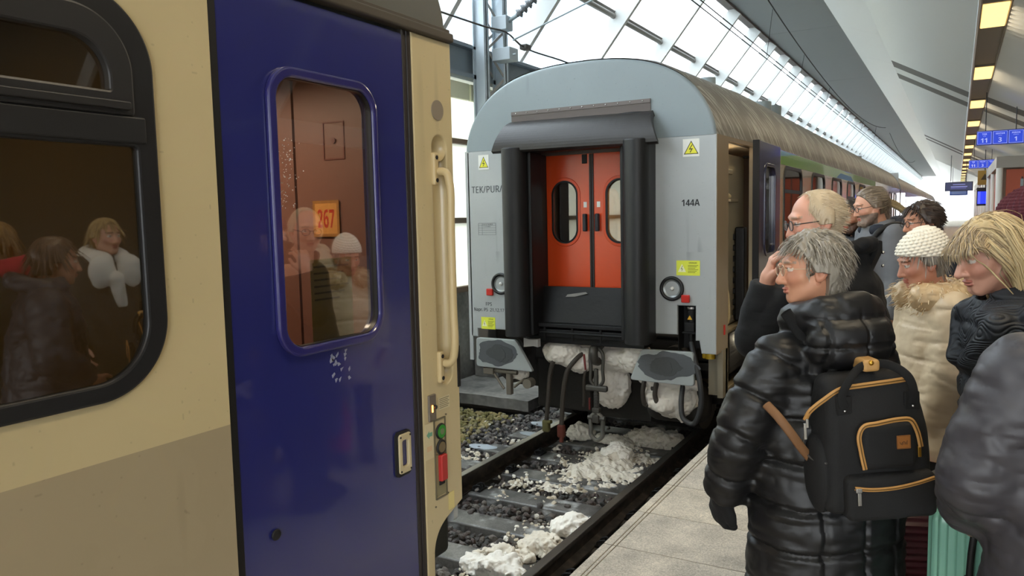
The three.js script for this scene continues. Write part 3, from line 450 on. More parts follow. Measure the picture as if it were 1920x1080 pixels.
{ // ------------------------------------------------ near coach: cream side, blue door
  const NX = 1.40, E = 2.55, c = thing('passenger_coach', 'cream and taupe railway coach with a closed blue door filling the left foreground', 'train coach', [0, 0, 2]);
  const G = 3.02;
  const winHole = (u0, u1) => rhole(u0 + 0.02, 1.935, u1 - 0.02, 2.885, 0.17);
  const top = withHoles(poly([[-9, 1.783], [1.415, 1.783], [1.415, G], [-9, G]]), winHole(-0.15, 1.233), winHole(-2.35, -0.95), winHole(-4.5, -3.1));
  const wall = part('side_wall', sideExt(top, NX, 0.05, 0.0), M.cream, c, 'cream painted upper side panel');
  part('lower_wall', sideExt(poly([[-9, 0.85], [1.415, 0.85], [1.415, 1.783], [-9, 1.783]]), NX, 0.05, 0), M.taupe, c, 'taupe lower side panel');
  part('yellow_stripe', sideExt(poly([[-9, 2.945], [1.40, 2.945], [1.40, 2.975], [-9, 2.975]]), NX + 0.001, 0.002), mat('#e3b81e', 0.4), c);
  // pillar with the grab-rail recess
  const pil = new THREE.Shape(); pil.moveTo(2.30, 0.85); pil.lineTo(2.345, 0.85); pil.lineTo(2.35, 1.04); pil.quadraticCurveTo(2.36, 1.12, 2.44, 1.15); pil.lineTo(E, 1.19); pil.lineTo(E, G); pil.lineTo(2.30, G); pil.closePath();
  pil.holes.push(rhole(2.408, 1.69, 2.505, 2.66, 0.048));
  const pl = part('corner_pillar', sideExt(pil, NX, 0.05, 0.006, 16, 3), M.cream, c);
  part('rail_recess', withRecess(), M.cream, pl);
  function withRecess() { const g = new THREE.CylinderGeometry(0.05, 0.05, 0.88, 20, 1, true, Math.PI, Math.PI); g.scale(1, 1, 1); return merge([g.rotateY(0).translate(0, 2.175, 0), new THREE.SphereGeometry(0.05, 18, 10, Math.PI, Math.PI, 0, Math.PI).rotateX(0).translate(0, 2.612, 0), new THREE.SphereGeometry(0.05, 18, 10, Math.PI, Math.PI, 0, Math.PI).translate(0, 1.74, 0)].map((q, i) => (i ? q.rotateY(Math.PI / 2) : q))).scale(0.9, 1, 1).translate(NX - 0.005, 0, -2.4565); }
  part('grab_rail', tube([[NX - 0.012, 2.52, -2.428], [NX + 0.045, 2.515, -2.43], [NX + 0.062, 2.47, -2.43], [NX + 0.062, 2.3, -2.43], [NX + 0.062, 2.0, -2.43], [NX + 0.062, 1.83, -2.43], [NX + 0.045, 1.785, -2.43], [NX - 0.012, 1.78, -2.428]], 0.0155, 60, 12), M.handrail, c, 'cream bent-tube grab rail');
  for (const y of [2.53, 1.765]) { const b = part('rail_mount', rbox(NX - 0.02, NX + 0.016, y - 0.062, y + 0.062, -2.43, -2.40, 0.008), M.handrail, c); for (const k of [-0.043, 0.043]) part('screw', cylX(NX + 0.014, NX + 0.018, y + k, -2.415, 0.008, 10), M.ink, b); }
  part('round_cover', cylX(NX - 0.002, NX + 0.004, 2.754, -2.448, 0.038, 28), mat('#8d8171', 0.45), c);
  // button plate, control panel, labels
  const bp = part('button_plate', rbox(NX - 0.004, NX + 0.008, 1.565, 1.668, -2.376, -2.33, 0.004), mat('#7d756a', 0.4, 0.4), c); part('indicator', rbox(NX + 0.006, NX + 0.011, 1.60, 1.628, -2.352, -2.346, 0.002, 1), new THREE.MeshStandardMaterial({ color: '#ffb060', emissive: '#ff9a40', emissiveIntensity: 1.2 }), bp); part('push_button', cylX(NX + 0.006, NX + 0.016, 1.618, -2.364, 0.008), M.darkBox, bp);
  const cp = part('control_panel', [sideExt(withHoles(rshape(2.362, 1.245, 2.44, 1.565, 0.004), rhole(2.368, 1.251, 2.434, 1.559, 0.004)), NX + 0.004, 0.006), ...[[2.36, 1.57], [2.445, 1.57], [2.36, 1.22], [2.445, 1.25]].map(([u, y]) => cylX(NX, NX + 0.004, y, -u, 0.004, 8))], mat('#6b6450', 0.5), c);
  part('green_button', [cylX(NX, NX + 0.012, 1.513, -2.402, 0.026, 26)], mat('#2c8a2a', 0.35), cp); part('button_ring', new THREE.TorusGeometry(0.027, 0.005, 8, 28).rotateY(Math.PI / 2).translate(NX + 0.006, 1.513, -2.402), M.ink, cp); part('button_core', cylX(NX + 0.01, NX + 0.015, 1.513, -2.402, 0.012), mat('#6c7a58', 0.4), cp);
  part('brown_button', cylX(NX, NX + 0.012, 1.45, -2.402, 0.021, 26), mat('#77684c', 0.4), cp); part('button_ring', new THREE.TorusGeometry(0.025, 0.005, 8, 28).rotateY(Math.PI / 2).translate(NX + 0.006, 1.45, -2.402), M.ink, cp);
  part('red_lever', rbox(NX - 0.01, NX + 0.02, 1.315, 1.42, -2.425, -2.385, 0.006), mat('#b5302c', 0.45), cp); part('lever_pocket', rbox(NX - 0.01, NX + 0.002, 1.255, 1.425, -2.434, -2.37, 0.002, 1), mat('#8d8565', 0.6), cp); part('lever_slot', rbox(NX - 0.002, NX + 0.006, 1.298, 1.316, -2.422, -2.386, 0.002, 1), M.ink, cp);
  const printS = (w, h, draw, y, u, name) => part(name, onSide(plate(w, h, 0.0012), NX + 0.0012, y, -u), canvasMat(128, Math.round(128 * h / w), draw), c);
  printS(0.075, 0.05, (x, w, h) => { x.fillStyle = '#cfc3a0'; x.fillRect(0, 0, w, h); x.fillStyle = '#5d563f'; for (let i = 0; i < 6; i++) x.fillRect(8, 10 + i * 12, w - 16 - (i % 2) * 14, 4); }, 1.62, 2.437, 'text_label');
  printS(0.052, 0.14, (x, w, h) => { x.fillStyle = '#d6c9a4'; x.fillRect(0, 0, w, h); x.fillStyle = '#6fa58c'; x.beginPath(); x.moveTo(20, 110); x.lineTo(64, 70); x.lineTo(64, 92); x.lineTo(112, 92); x.lineTo(112, 130); x.lineTo(64, 130); x.lineTo(64, 152); x.fill(); x.fillStyle = '#d8b890'; x.fillRect(20, 220, 80, 50); }, 1.49, 2.332, 'arrow_sticker');
  printS(0.04, 0.07, (x, w, h) => { x.fillStyle = '#e0d08c'; x.fillRect(0, 0, w, h); }, 1.212, 2.467, 'yellow_sticker');
  printS(0.02, 0.055, (x, w, h) => { x.fillStyle = '#d8ca9c'; x.fillRect(0, 0, w, h); x.strokeStyle = '#1c1a10'; x.lineWidth = 12; x.beginPath(); x.moveTo(64, 120); x.lineTo(115, 260); x.lineTo(13, 260); x.closePath(); x.stroke(); }, 1.93, 2.535, 'triangle_sticker');
  part('gauge_marks', [...Array(6)].flatMap((_, i) => [sideExt(rshape(2.522, 2.15 + i * 0.025, 2.546, 2.154 + i * 0.025, 0), NX + 0.0008, 0.001), sideExt(rshape(2.522, 2.15 + i * 0.025, 2.526, 2.162 + i * 0.025, 0), NX + 0.0008, 0.001)]), M.ink, c, 'black printed gauge marks on the pillar edge');
  part('edge_rubber', rbox(NX - 0.03, NX + 0.004, 1.66, 1.83, -2.556, -2.535, 0.004, 1), M.black, c);
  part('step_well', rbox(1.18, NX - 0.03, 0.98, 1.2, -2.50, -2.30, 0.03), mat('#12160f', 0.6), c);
  // the blue door
  const D0 = 1.44, D1 = 2.252, door = c;
  const leaf = part('door_leaf', sideExt(withHoles(rshape(D0, 0.9, D1, G - 0.015, 0.012), rhole(1.627, 1.953, 2.062, 2.772, 0.075)), NX - 0.006, 0.04, 0.004, 14, 2), M.blue, c, 'closed glossy blue door with a tall rounded window');
  const ring = (o, i, ro, ri) => withHoles(rshape(...o, ro), rhole(...i, ri));
  part('window_frame', [sideExt(ring([1.600, 1.928, 2.082, 2.80], [1.632, 1.958, 2.058, 2.768], 0.10, 0.07), NX + 0.014, 0.022, 0.008, 16, 3)], M.blueTrim, leaf);
  part('window_seal', sideExt(ring([1.626, 1.952, 2.064, 2.774], [1.634, 1.96, 2.056, 2.766], 0.076, 0.068), NX + 0.003, 0.02, 0), M.frameBlack, leaf);
  part('pane', sideExt(rshape(1.63, 1.956, 2.06, 2.77, 0.07), NX - 0.01, 0.006), M.glass, leaf, 'reflective door window');
  const hp = part('handle_plate', sideExt(withHoles(rshape(2.142, 1.415, 2.212, 1.562, 0.012), rhole(2.160, 1.44, 2.196, 1.538, 0.008)), NX + 0.008, 0.014, 0.003), mat('#cbbd97', 0.4), leaf); part('handle_pocket', [rbox(NX - 0.045, NX - 0.03, 1.42, 1.555, -2.205, -2.15, 0.004), box(NX - 0.04, NX - 0.002, 1.43, 1.44, -2.2, -2.155)], mat('#6e6652', 0.5), hp); part('handle_gasket', sideExt(ring([2.128, 1.405, 2.216, 1.572], [2.142, 1.418, 2.21, 1.56], 0.018, 0.01), NX + 0.002, 0.008), M.ink, hp);
  for (const [u, y] of [[2.149, 1.425], [2.205, 1.425], [2.149, 1.552], [2.205, 1.552]]) part('screw', cylX(NX + 0.006, NX + 0.01, y, -u, 0.004, 8), M.ink, hp);
  part('lock', [cylX(NX - 0.008, NX + 0.004, 1.411, -1.558, 0.013, 18), new THREE.TorusGeometry(0.013, 0.004, 8, 20).rotateY(Math.PI / 2).translate(NX, 1.411, -1.558)], M.ink, leaf);
  part('seal_strip', [sideExt(rshape(1.41, 0.9, 1.442, G, 0), NX - 0.004, 0.02)], M.black, leaf); part('edge_seal', [sideExt(rshape(2.252, 0.9, 2.272, G, 0), NX - 0.004, 0.03, 0.006), sideExt(rshape(2.276, 0.9, 2.302, G, 0), NX - 0.002, 0.04, 0.008)], M.seal, leaf); part('paper_notice', onSide(plate(0.19, 0.27, 0.001), NX - 0.02, 2.085, -1.86), canvasMat(128, 180, (x, w, h) => { x.fillStyle = '#c3a762'; x.fillRect(0, 0, w, h); x.fillStyle = '#7d6a3a'; for (let i = 0; i < 6; i++) x.fillRect(10, 14 + i * 14, w - 20 - (i % 3) * 16, 4); }, { side: THREE.DoubleSide }), leaf);
  { const g = new THREE.SphereGeometry(1, 6, 4), n = 90, im = new THREE.InstancedMesh(g, mat('#dfe6ea', 0.15), n); im.name = 'water_drops'; im.userData.kind = 'stuff'; const dm = new THREE.Object3D(); for (let i = 0; i < n; i++) { const t = rnd(); dm.position.set(NX - 0.009, lerp(2.38, 2.59, t), -1.645 - rnd() * 0.055 * (0.4 + t) - (rnd() < 0.1 ? 0.05 : 0)); const s = rr_(0.0008, 0.0021); dm.scale.set(s * 0.5, s, s); dm.updateMatrix(); im.setMatrixAt(i, dm.matrix); } leaf.add(im); }
  { // flaked scratches on the door paint
    const fl = []; for (let i = 0; i < 16; i++) { const u = 1.80 + rnd() * 0.11, y = 1.80 + rnd() * 0.11; fl.push(sideExt(poly([[u, y], [u + rr_(0.004, 0.018), y + rr_(0.003, 0.014)], [u + rr_(0.002, 0.01), y + rr_(0.012, 0.022)], [u - 0.003, y + rr_(0.006, 0.012)]]), NX - 0.0045, 0.001)); } part('scratches', fl, mat('#8f93a8', 0.6), leaf);
  }
  // the window with its hopper light
  function sideWindow(u0, u1, label) {
    const w = part('window', sideExt(withHoles(rshape(u0, 1.923, u1, 2.895, 0.19), rhole(u0 + 0.055, 1.968, u1 - 0.055, 2.528, [0.14, 0.14, 0.01, 0.01]), rhole(u0 + 0.075, 2.622, u1 - 0.075, 2.825, [0.01, 0.01, 0.13, 0.13])), NX + 0.012, 0.03, 0.006, 16, 2), M.frameBlack, c, label);
    part('pane', sideExt(rshape(u0 + 0.05, 1.963, u1 - 0.05, 2.533, [0.145, 0.145, 0.01, 0.01]), NX - 0.001, 0.006), M.tinted, w); 
    part('hopper_frame', [sideExt(withHoles(rshape(u0 + 0.055, 2.60, u1 - 0.058, 2.842, [0.01, 0.01, 0.145, 0.145]), rhole(u0 + 0.108, 2.655, u1 - 0.118, 2.772, [0.005, 0.005, 0.09, 0.09])), NX + 0.018, 0.03, 0.006, 16, 2), rbox(NX, NX + 0.03, 2.612, 2.632, -u1 + 0.075, -u0 - 0.075, 0.004, 1)], mat('#2b2a2a', 0.4), w, 'dark metal hopper frame');
    part('hopper_pane', sideExt(rshape(u0 + 0.1, 2.64, u1 - 0.11, 2.785, [0.005, 0.005, 0.1, 0.1]), NX - 0.004, 0.006), M.tinted, w);
    part('transom', rbox(NX - 0.01, NX + 0.016, 2.535, 2.60, -u1 + 0.03, -u0 - 0.03, 0.006), mat('#222223', 0.45), w);
  }
  sideWindow(-0.17, 1.235, 'black framed window with hinged hopper pane above'); sideWindow(-2.37, -0.93, 'second window further along the side'); sideWindow(-4.52, -3.08, 'third window further along the side');
  // roof, gutter, other walls, interior
  part('roof', roofLoft([[-E + 0.01, 1.385, G + 0.02, 1.06], [9, 1.385, G + 0.02, 1.06]]), M.darkRoof, c);
  part('roof_end', endExt(archShape(1.38, G + 0.02, 1.05, G), -E + 0.05, 0.03), M.darkRoof, c); part('gutter', [rbox(NX - 0.03, NX + 0.02, G, G + 0.035, -E, 9, 0.008), rbox(NX - 0.02, NX + 0.008, G + 0.03, G + 0.05, -E + 0.01, 9, 0.004, 1)], mat('#4d463d', 0.5), c);
  part('opposite_wall', box(-1.40, -1.35, 0.85, G, -E, 9), M.cream, c);
  part('end_wall', endExt(withHoles(rshape(-1.38, 1.1, 1.38, G, 0.02), rhole(-0.6, 1.15, 0.6, 2.97, 0.02)), -E + 0.04, 0.03), M.greyWall, c);
  part('underframe', [box(-1.3, 1.3, 0.85, 1.15, -E + 0.1, 9), box(-1.1, 1.1, 0.35, 0.85, -0.5, 8)], M.grime, c);
  part('inside_floor', box(-1.35, 1.35, 1.15, 1.2, -E + 0.06, 9), mat('#4a443c', 0.8), c); part('inside_ceiling', box(-1.35, 1.35, 2.96, 3.0, -E + 0.06, 9), mat('#cfc6b4', 0.7), c);
  part('compartment_wall', box(0.35, 0.4, 1.2, 2.96, -1.3, 9), mat('#807a58', 0.6), c); part('vestibule_wall', box(-1.35, 1.34, 1.2, 2.96, -1.33, -1.29), mat('#7a6440', 0.6), c);
  const iz = -E + 0.07, iw = part('gangway_wall', [endExt(rshape(-1.35, 1.2, 0.60, 2.96, 0), iz + 0.0, 0.02), endExt(rshape(0.615, 1.2, 1.0, 2.96, 0), iz, 0.02), endExt(rshape(1.01, 1.2, 1.34, 2.96, 0), iz + 0.01, 0.03)], M.redInside, c, 'red inner end wall seen through the door window');
  part('number_plate', plate(0.15, 0.155, 0.004).translate(0.785, 2.352, iz + 0.006), canvasMat(192, 200, (x, w, h) => { x.fillStyle = '#a8712f'; x.fillRect(0, 0, w, h); x.fillStyle = '#d99a4c'; x.fillRect(16, 16, w - 32, h - 32); x.fillStyle = '#c0341c'; x.textAlign = 'center'; x.font = 'bold 140px sans-serif'; x.save(); x.translate(w / 2, 150); x.scale(0.56, 1); x.fillText('267', 0, 0); x.restore(); }), iw, 'orange plate with the number 267');
  part('small_hatch', [endExt(withHoles(rshape(0.78, 2.60, 0.9, 2.76, 0.004), rhole(0.786, 2.606, 0.894, 2.754, 0.002)), iz + 0.003, 0.004), cylZ(iz, iz + 0.006, 0.84, 2.68, 0.012)], mat('#6d2c20', 0.5), iw);
  const lampV = part('vestibule_lamp', rbox(-0.2, 0.9, 2.94, 2.965, -2.1, -1.7, 0.01), new THREE.MeshStandardMaterial({ color: '#fff0d8', emissive: '#ffd9a0', emissiveIntensity: 0.3 }), c); const vl = new THREE.RectAreaLight('#fff0e0', 4.0, 1.0, 0.35); vl.position.set(0.35, 2.93, -1.9); vl.rotation.x = -Math.PI / 2; vl.name = 'vestibule_light'; lampV.add(vl);
  { const cl = part('corridor_lamp', rbox(0.7, 1.0, 2.94, 2.965, -0.9, 3.0, 0.01), new THREE.MeshStandardMaterial({ color: '#fff0d8', emissive: '#ffd9a0', emissiveIntensity: 0.2 }), c); const l2 = new THREE.RectAreaLight('#fff4e2', 1.7, 0.3, 3.8); l2.position.set(0.85, 2.93, 1.05); l2.rotation.x = -Math.PI / 2; l2.name = 'corridor_light'; cl.add(l2); }
  part('wheel', [[0.5], [3.0], [6]].flatMap(([z]) => [-0.75, 0.75].map((x) => cylX(x - 0.07, x + 0.07, 0.46, z, 0.46, 36))), M.iron, c);
  part('bellows', [-0.62, 0.62].map((x) => rbox(x - 0.13, x + 0.13, 1.15, 3.0, -E - 0.2, -E + 0.02, 0.1, 4)), M.rubber, c);
}
{ // ------------------------------------------------ far coach: grey end with rubber gangway
  const ZE = -6.75, c = thing('passenger_coach', 'grey-ended railway coach with orange gangway doors standing across the gap', 'train coach', [0, 0, -18]), G = 3.03, ZT = -29.6;
  const taper = (v) => { const t = clamp((v.z + 9.0) / 2.25); v.x -= Math.sign(v.x) * 0.095 * t * Math.min(1, Math.abs(v.x) / 1.2); };
  // end wall
  const low = poly([[-1.29, 1.10], [-1.2, 1.10], [-1.2, 1.19], [-0.62, 1.19], [-0.62, 2.99], [0.62, 2.99], [0.62, 1.245], [0.954, 1.245], [0.954, 1.515], [1.121, 1.515], [1.121, 1.2], [1.155, 1.2], [1.175, 1.085], [1.31, 1.085], [1.31, G], [-1.29, G]]);
  part('end_wall', endExt(low, ZE, 0.05, 0.012, 10, 3), M.greyWall, c, 'light grey end panel');
  part('end_arch', endExt(archShape(1.303, G, 0.99, G - 0.001), ZE, 0.06, 0.03, 14, 5), M.greyRoof, c, 'blue-grey arched end of the roof');
  part('roof', roofLoft([[ZE - 0.02, 1.30, G, 1.0], [ZE - 0.1, 1.315, G, 1.02], [-9.0, 1.405, G, 1.08], [-16, 1.405, G, 1.08], [ZT, 1.405, G, 1.08]]), M.roof, c, 'grimy streaked roof');
  const vent = (z, x, r, h) => part('roof_vent', [new THREE.CylinderGeometry(r, r, h, 20).translate(x, 3.84 - x * x * 0.2 + h / 2, z), new THREE.CylinderGeometry(r * 0.7, r * 1.2, h * 0.6, 20).translate(x, 3.82 - x * x * 0.2, z)], M.steelGrey, c);
  vent(-8.9, 0.62, 0.09, 0.12); vent(-11.6, 0.62, 0.16, 0.16); vent(-12.0, 0.68, 0.16, 0.16); vent(-25, 0.5, 0.15, 0.15); part('roof_rib', [rod([0.95, 3.64, -9.2], [0.95, 3.66, -29], 0.015), rod([0.5, 3.84, -9.2], [0.5, 3.85, -29], 0.02)], M.steelGrey, c);
  // gangway frame, hood, rubber tubes
  part('gangway_lining', [box(-0.64, -0.60, 1.15, 2.99, ZE, -7.08), box(0.60, 0.64, 1.15, 2.99, ZE, -7.08), box(-0.64, 0.64, 2.99, 3.03, ZE, -7.08)], mat('#4e4743', 0.6), c); part('door_posts', [box(-0.62, -0.545, 1.2, 2.99, -6.98, -7.05), box(0.545, 0.62, 1.2, 2.99, -6.98, -7.05), box(-0.62, 0.62, 2.955, 2.99, -6.98, -7.06)], mat('#5a504b', 0.5), c);
  const rt = (x) => { const s = new THREE.Shape(); s.moveTo(x - 0.145, -0.15); s.lineTo(x - 0.145, 0.02); s.absarc(x - 0.02, 0.02, 0.125, Math.PI, Math.PI * 0.35, true); s.quadraticCurveTo(x + 0.13, 0.10, x + 0.145, -0.02); s.lineTo(x + 0.145, -0.15); s.closePath(); return s; };
  for (const s of [-1, 1]) {
    const g = ext(rt(0), 1.86, 0.01, 20).rotateX(-Math.PI / 2); if (s > 0) g.scale(1, 1, 1);
    warp(g, (v) => { const t = clamp((v.y - 0.0) / 1.86); const pinch = 1 - 0.10 * sstep(0.93, 1, t) - 0.14 * sstep(0.1, 0, t); v.x = s * 0.625 + (s < 0 ? v.x : -v.x) * pinch * (1 + 0.012 * vnoise(v.y * 6, s, 2)); v.y = 1.165 + t * 1.85; v.z = ZE + 0.14 - v.z; });
    const tb = part('rubber_bellow', s < 0 ? flipTri(g) : g, M.rubber, c, s < 0 ? 'worn black rubber gangway tube on the left' : 'worn black rubber gangway tube on the right');
    part('inner_lip', [rbox(s * 0.48 - 0.018, s * 0.48 + 0.018, 1.18, 2.97, ZE - 0.1, ZE + 0.14, 0.012), box(s * 0.53 - 0.04, s * 0.53 + 0.04, 1.2, 2.96, ZE - 0.25, ZE - 0.05)], M.black, tb);
  }
  function flipTri(g) { const h = clean(g), t = h.attributes; for (const a of [t.position, t.normal, t.uv]) { const s = a.itemSize, q = a.array; for (let i = 0; i < a.count; i += 3) for (let k = 0; k < s; k++) { const x = q[(i + 1) * s + k]; q[(i + 1) * s + k] = q[(i + 2) * s + k]; q[(i + 2) * s + k] = x; } } h.computeVertexNormals(); return h; }
  { // rubber hood across the top: curved apron hanging from a riveted strip
    const S = new THREE.Shape(); S.moveTo(0, 3.27); S.bezierCurveTo(0.17, 3.24, 0.23, 3.12, 0.22, 2.97); S.lineTo(0.19, 2.95); S.bezierCurveTo(0.19, 3.08, 0.14, 3.19, 0, 3.22); S.closePath();
    const g = ext(S, 1.70, 0, 16); g.applyMatrix4(new THREE.Matrix4().makeBasis(V(0, 0, 1), V(0, 1, 0), V(-1, 0, 0))).translate(0.85, 0, ZE); warp(g, (v) => { const f = clamp((3.27 - v.y) / 0.3); v.x *= lerp(0.86, 1.0, f); v.z += 0.012 * vnoise(v.x * 3, v.y * 4, 0); v.y += 0.015 * vnoise(v.x * 2.2, 1, 1) + (Math.abs(v.x) > 0.6 ? 0.01 : 0); });
    const h = part('rubber_hood', g, mat('#2e2b29', 0.42, 0, { bumpMap: grainBump, bumpScale: 0.0015 }), c, 'curved black rubber hood over the gangway');
    part('hood_strip', box(-0.735, 0.712, 3.262, 3.385, ZE, ZE + 0.012), mat('#5d534e', 0.5), h); part('rivet_bar', box(-0.735, 0.712, 3.35, 3.385, ZE + 0.012, ZE + 0.018), mat('#6b625d', 0.5), h);
    for (let i = 0; i < 12; i++) part('rivet', new THREE.SphereGeometry(0.008, 8, 6).translate(-0.68 + i * 0.12, 3.368, ZE + 0.018), M.chrome, h);
    part('hood_lip', tube([...Array(9)].map((_, i) => [-0.74 + i * 0.184, 3.262 + 0.008 * vnoise(i, 1, 1), ZE + 0.03 + 0.02 * (i % 2)]), 0.014, 40, 8), M.black, h);
    part('soffit_plate', box(-0.6, 0.6, 2.97, 3.03, ZE - 0.05, ZE + 0.12), M.blackMetal, h);
  }
  // orange doors
  const ZD = -7.06;
  for (const s of [-1, 1]) {
    const x0 = s < 0 ? -0.56 : 0.012, x1 = s < 0 ? -0.012 : 0.56, w0 = s < 0 ? -0.435 : 0.155, w1 = s < 0 ? -0.155 : 0.435;
    const d = part('gangway_door', endExt(withHoles(rshape(x0, 1.2, x1, 2.96, 0.006), rhole(w0, 2.075, w1, 2.695, [0.14, 0.14, 0.14, 0.14])), ZD + 0.04, 0.04, 0.003), M.orange, c, s < 0 ? 'orange door leaf on the left' : 'orange door leaf on the right');
    part('window_frame', endExt(withHoles(rshape(w0 - 0.03, 2.04, w1 + 0.03, 2.73, 0.168), rhole(w0, 2.075, w1, 2.695, 0.14)), ZD + 0.05, 0.02, 0.005), mat('#d5481b', 0.3), d); part('window_seal', endExt(withHoles(rshape(w0 - 0.006, 2.069, w1 + 0.006, 2.701, 0.146), rhole(w0 + 0.012, 2.087, w1 - 0.012, 2.683, 0.128)), ZD + 0.053, 0.02), M.black, d); part('pane', endExt(rshape(w0, 2.075, w1, 2.695, 0.14), ZD + 0.025, 0.005), M.glass, d);
    part('meeting_strip', box(s * 0.022, s * 0.004, 1.2, 2.95, ZD + 0.03, ZD + 0.052), M.seal, d); part('door_handle', rbox(s * 0.066 - 0.02, s * 0.066 + 0.02, 2.19, 2.365, ZD + 0.04, ZD + 0.09, 0.012), M.darkBox, d, 'dark pull handle');
    part('label', plate(0.035, 0.055).translate(s * 0.072, 2.455, ZD + 0.042), M.white, d);
    if (s < 0) part('lock', [rbox(-0.1, -0.045, 2.86, 2.95, ZD + 0.04, ZD + 0.052, 0.02), cylZ(ZD + 0.05, ZD + 0.058, -0.072, 2.925, 0.013), cylZ(ZD + 0.05, ZD + 0.058, -0.072, 2.885, 0.013)], M.ink, d);
  }
  const lampB = part('gangway_lamp', [rbox(-0.60, -0.53, 2.84, 2.93, -6.9, -6.82, 0.012), new THREE.SphereGeometry(0.04, 16, 10).scale(0.7, 1, 1).translate(-0.52, 2.885, -6.86)], mat('#cfcfc8', 0.3), c); part('lamp_wire', rod([-0.57, 2.93, -6.86], [-0.57, 2.99, -6.86], 0.008), M.ink, lampB);
  // drop plate and sill
  const dp = part('bridge_plate', warp(endExt(rshape(-0.5, 1.29, 0.5, 1.645, 0.03), -6.79, 0.02, 0.004), (v) => { v.z += (v.y - 1.29) * -0.25; }), M.blackMetal, c, 'raised black bridge plate in the gangway'); part('scuff', endExt(poly([[-0.2, 1.57], [0.0, 1.60], [0.02, 1.585], [-0.12, 1.55], [-0.22, 1.545]]), -6.845, 0.002), mat('#8f8d88', 0.6), dp);
  part('sill', [rbox(-0.5, 0.5, 1.25, 1.29, -6.95, -6.72, 0.008), rbox(-0.48, 0.48, 1.15, 1.23, -6.95, -6.74, 0.01), ...[-0.4, -0.1, 0.2, 0.45].map((x) => box(x - 0.01, x + 0.01, 1.12, 1.26, -6.74, -6.73)), rod([-0.45, 1.2, -6.72], [0.45, 1.2, -6.72], 0.01), rbox(-0.62, 0.62, 1.08, 1.15, -7.0, -6.8, 0.01)], M.blackMetal, c);
  // lettering, plates, lamps on the end wall
  const zt = ZE + 0.0008; part('lettering', onEnd(text('TEK/PUR/24', 0.068, font, 0.92), -1.005, 2.637, zt), mat('#4b5052', 0.6), c, 'TEK/PUR/24 in dark letters'); part('lettering', onEnd(text('144A', 0.058, fontB, 0.9), 1.078, 2.44, zt), M.ink, c, '144A in black letters'); part('lettering', onEnd(text('FPS', 0.036), -1.06, 1.453, zt), M.ink, c, 'FPS'); part('lettering', onEnd(text('Napr. P5  21.12.17', 0.034, font, 0.95), -1.06, 1.388, zt), M.ink, c, 'revision date lettering');
  part('data_table', [...Array(6)].map((_, i) => box(-1.165, -0.955, 2.17 + i * 0.024, 2.1725 + i * 0.024, zt, zt + 0.0008)).concat([-1.165, -1.12, -0.955].map((x) => box(x, x + 0.0025, 2.17, 2.29, zt, zt + 0.0008)), [onEnd(text('2 12 17 18 20 22', 0.012), -1.05, 2.279, zt), onEnd(text('T   P S W N', 0.012), -1.06, 2.256, zt)]), mat('#5c6062', 0.6), c, 'small ruled data table');
  const pw = (g, m, x, y, l) => part('warning_plate', g.translate(x, y, ZE + 0.002), m, c, l);
  pw(plate(0.15, 0.155), M_tri, 1.083, 2.923, 'yellow lightning triangle on the right'); pw(plate(0.125, 0.15), M_tri, -1.081, 2.912, 'yellow lightning triangle on the left'); pw(plate(0.215, 0.135), M_notice, 1.055, 1.857, 'yellow electrical notice on the right'); pw(plate(0.17, 0.125), M_notice, -1.072, 1.252, 'yellow electrical notice on the left');
  for (const s of [-1, 1]) {
    const x = s * 0.905, y = 1.668, l = part('marker_lamp', new THREE.TorusGeometry(0.098, 0.016, 12, 40).translate(x, y, ZE + 0.008), M.frameBlack, c, s < 0 ? 'round marker lamp on the left' : 'round marker lamp on the right'); part('reflector', new THREE.SphereGeometry(0.12, 28, 10, 0, Math.PI * 2, 0, 0.85).rotateX(-Math.PI / 2).scale(1, 1, 0.5).translate(x, y, ZE + 0.05), mat('#8f9392', 0.3, 0.5, { side: THREE.DoubleSide }), l); part('bulb', new THREE.SphereGeometry(0.02, 12, 8).translate(x, y, ZE + 0.005), M.white, l);
    part('tail_light', rbox(s * 1.035 - 0.038, s * 1.035 + 0.038, 1.545, 1.615, ZE, ZE + 0.03, 0.008), M.red, c);
  }
  // connector niche on the right
  part('niche', [box(0.954, 1.121, 1.1, 1.515, ZE - 0.2, ZE - 0.19), box(0.95, 0.956, 1.1, 1.515, ZE - 0.2, ZE - 0.03), box(1.12, 1.126, 1.2, 1.515, ZE - 0.2, ZE - 0.03), box(0.95, 1.126, 1.51, 1.52, ZE - 0.2, ZE - 0.03)], M.black, c); const cn = part('cable_connector', [new THREE.CylinderGeometry(0.04, 0.04, 0.14, 16).translate(1.06, 1.42, ZE - 0.08), new THREE.CylinderGeometry(0.045, 0.045, 0.015, 16).translate(1.06, 1.455, ZE - 0.08), rbox(1.01, 1.10, 1.27, 1.36, ZE - 0.12, ZE - 0.03, 0.01), rbox(0.99, 1.115, 1.255, 1.275, ZE - 0.12, ZE - 0.02, 0.006), new THREE.CylinderGeometry(0.03, 0.02, 0.09, 14).translate(1.06, 1.21, ZE - 0.07)], M.blackMetal, c); part('warning_triangle', endExt(poly([[1.035, 1.385], [1.08, 1.385], [1.0575, 1.425]]), ZE - 0.035, 0.002), mat('#d8a62a', 0.5), cn); part('collar', new THREE.CylinderGeometry(0.046, 0.046, 0.02, 16).translate(1.06, 1.49, ZE - 0.08), M.chrome, cn);
  part('yellow_tap', [new THREE.CylinderGeometry(0.04, 0.045, 0.1, 14).translate(1.2, 1.06, -6.95), rbox(1.12, 1.18, 1.0, 1.2, -7.05, -6.95, 0.02)], mat('#c9a31f', 0.5), c);
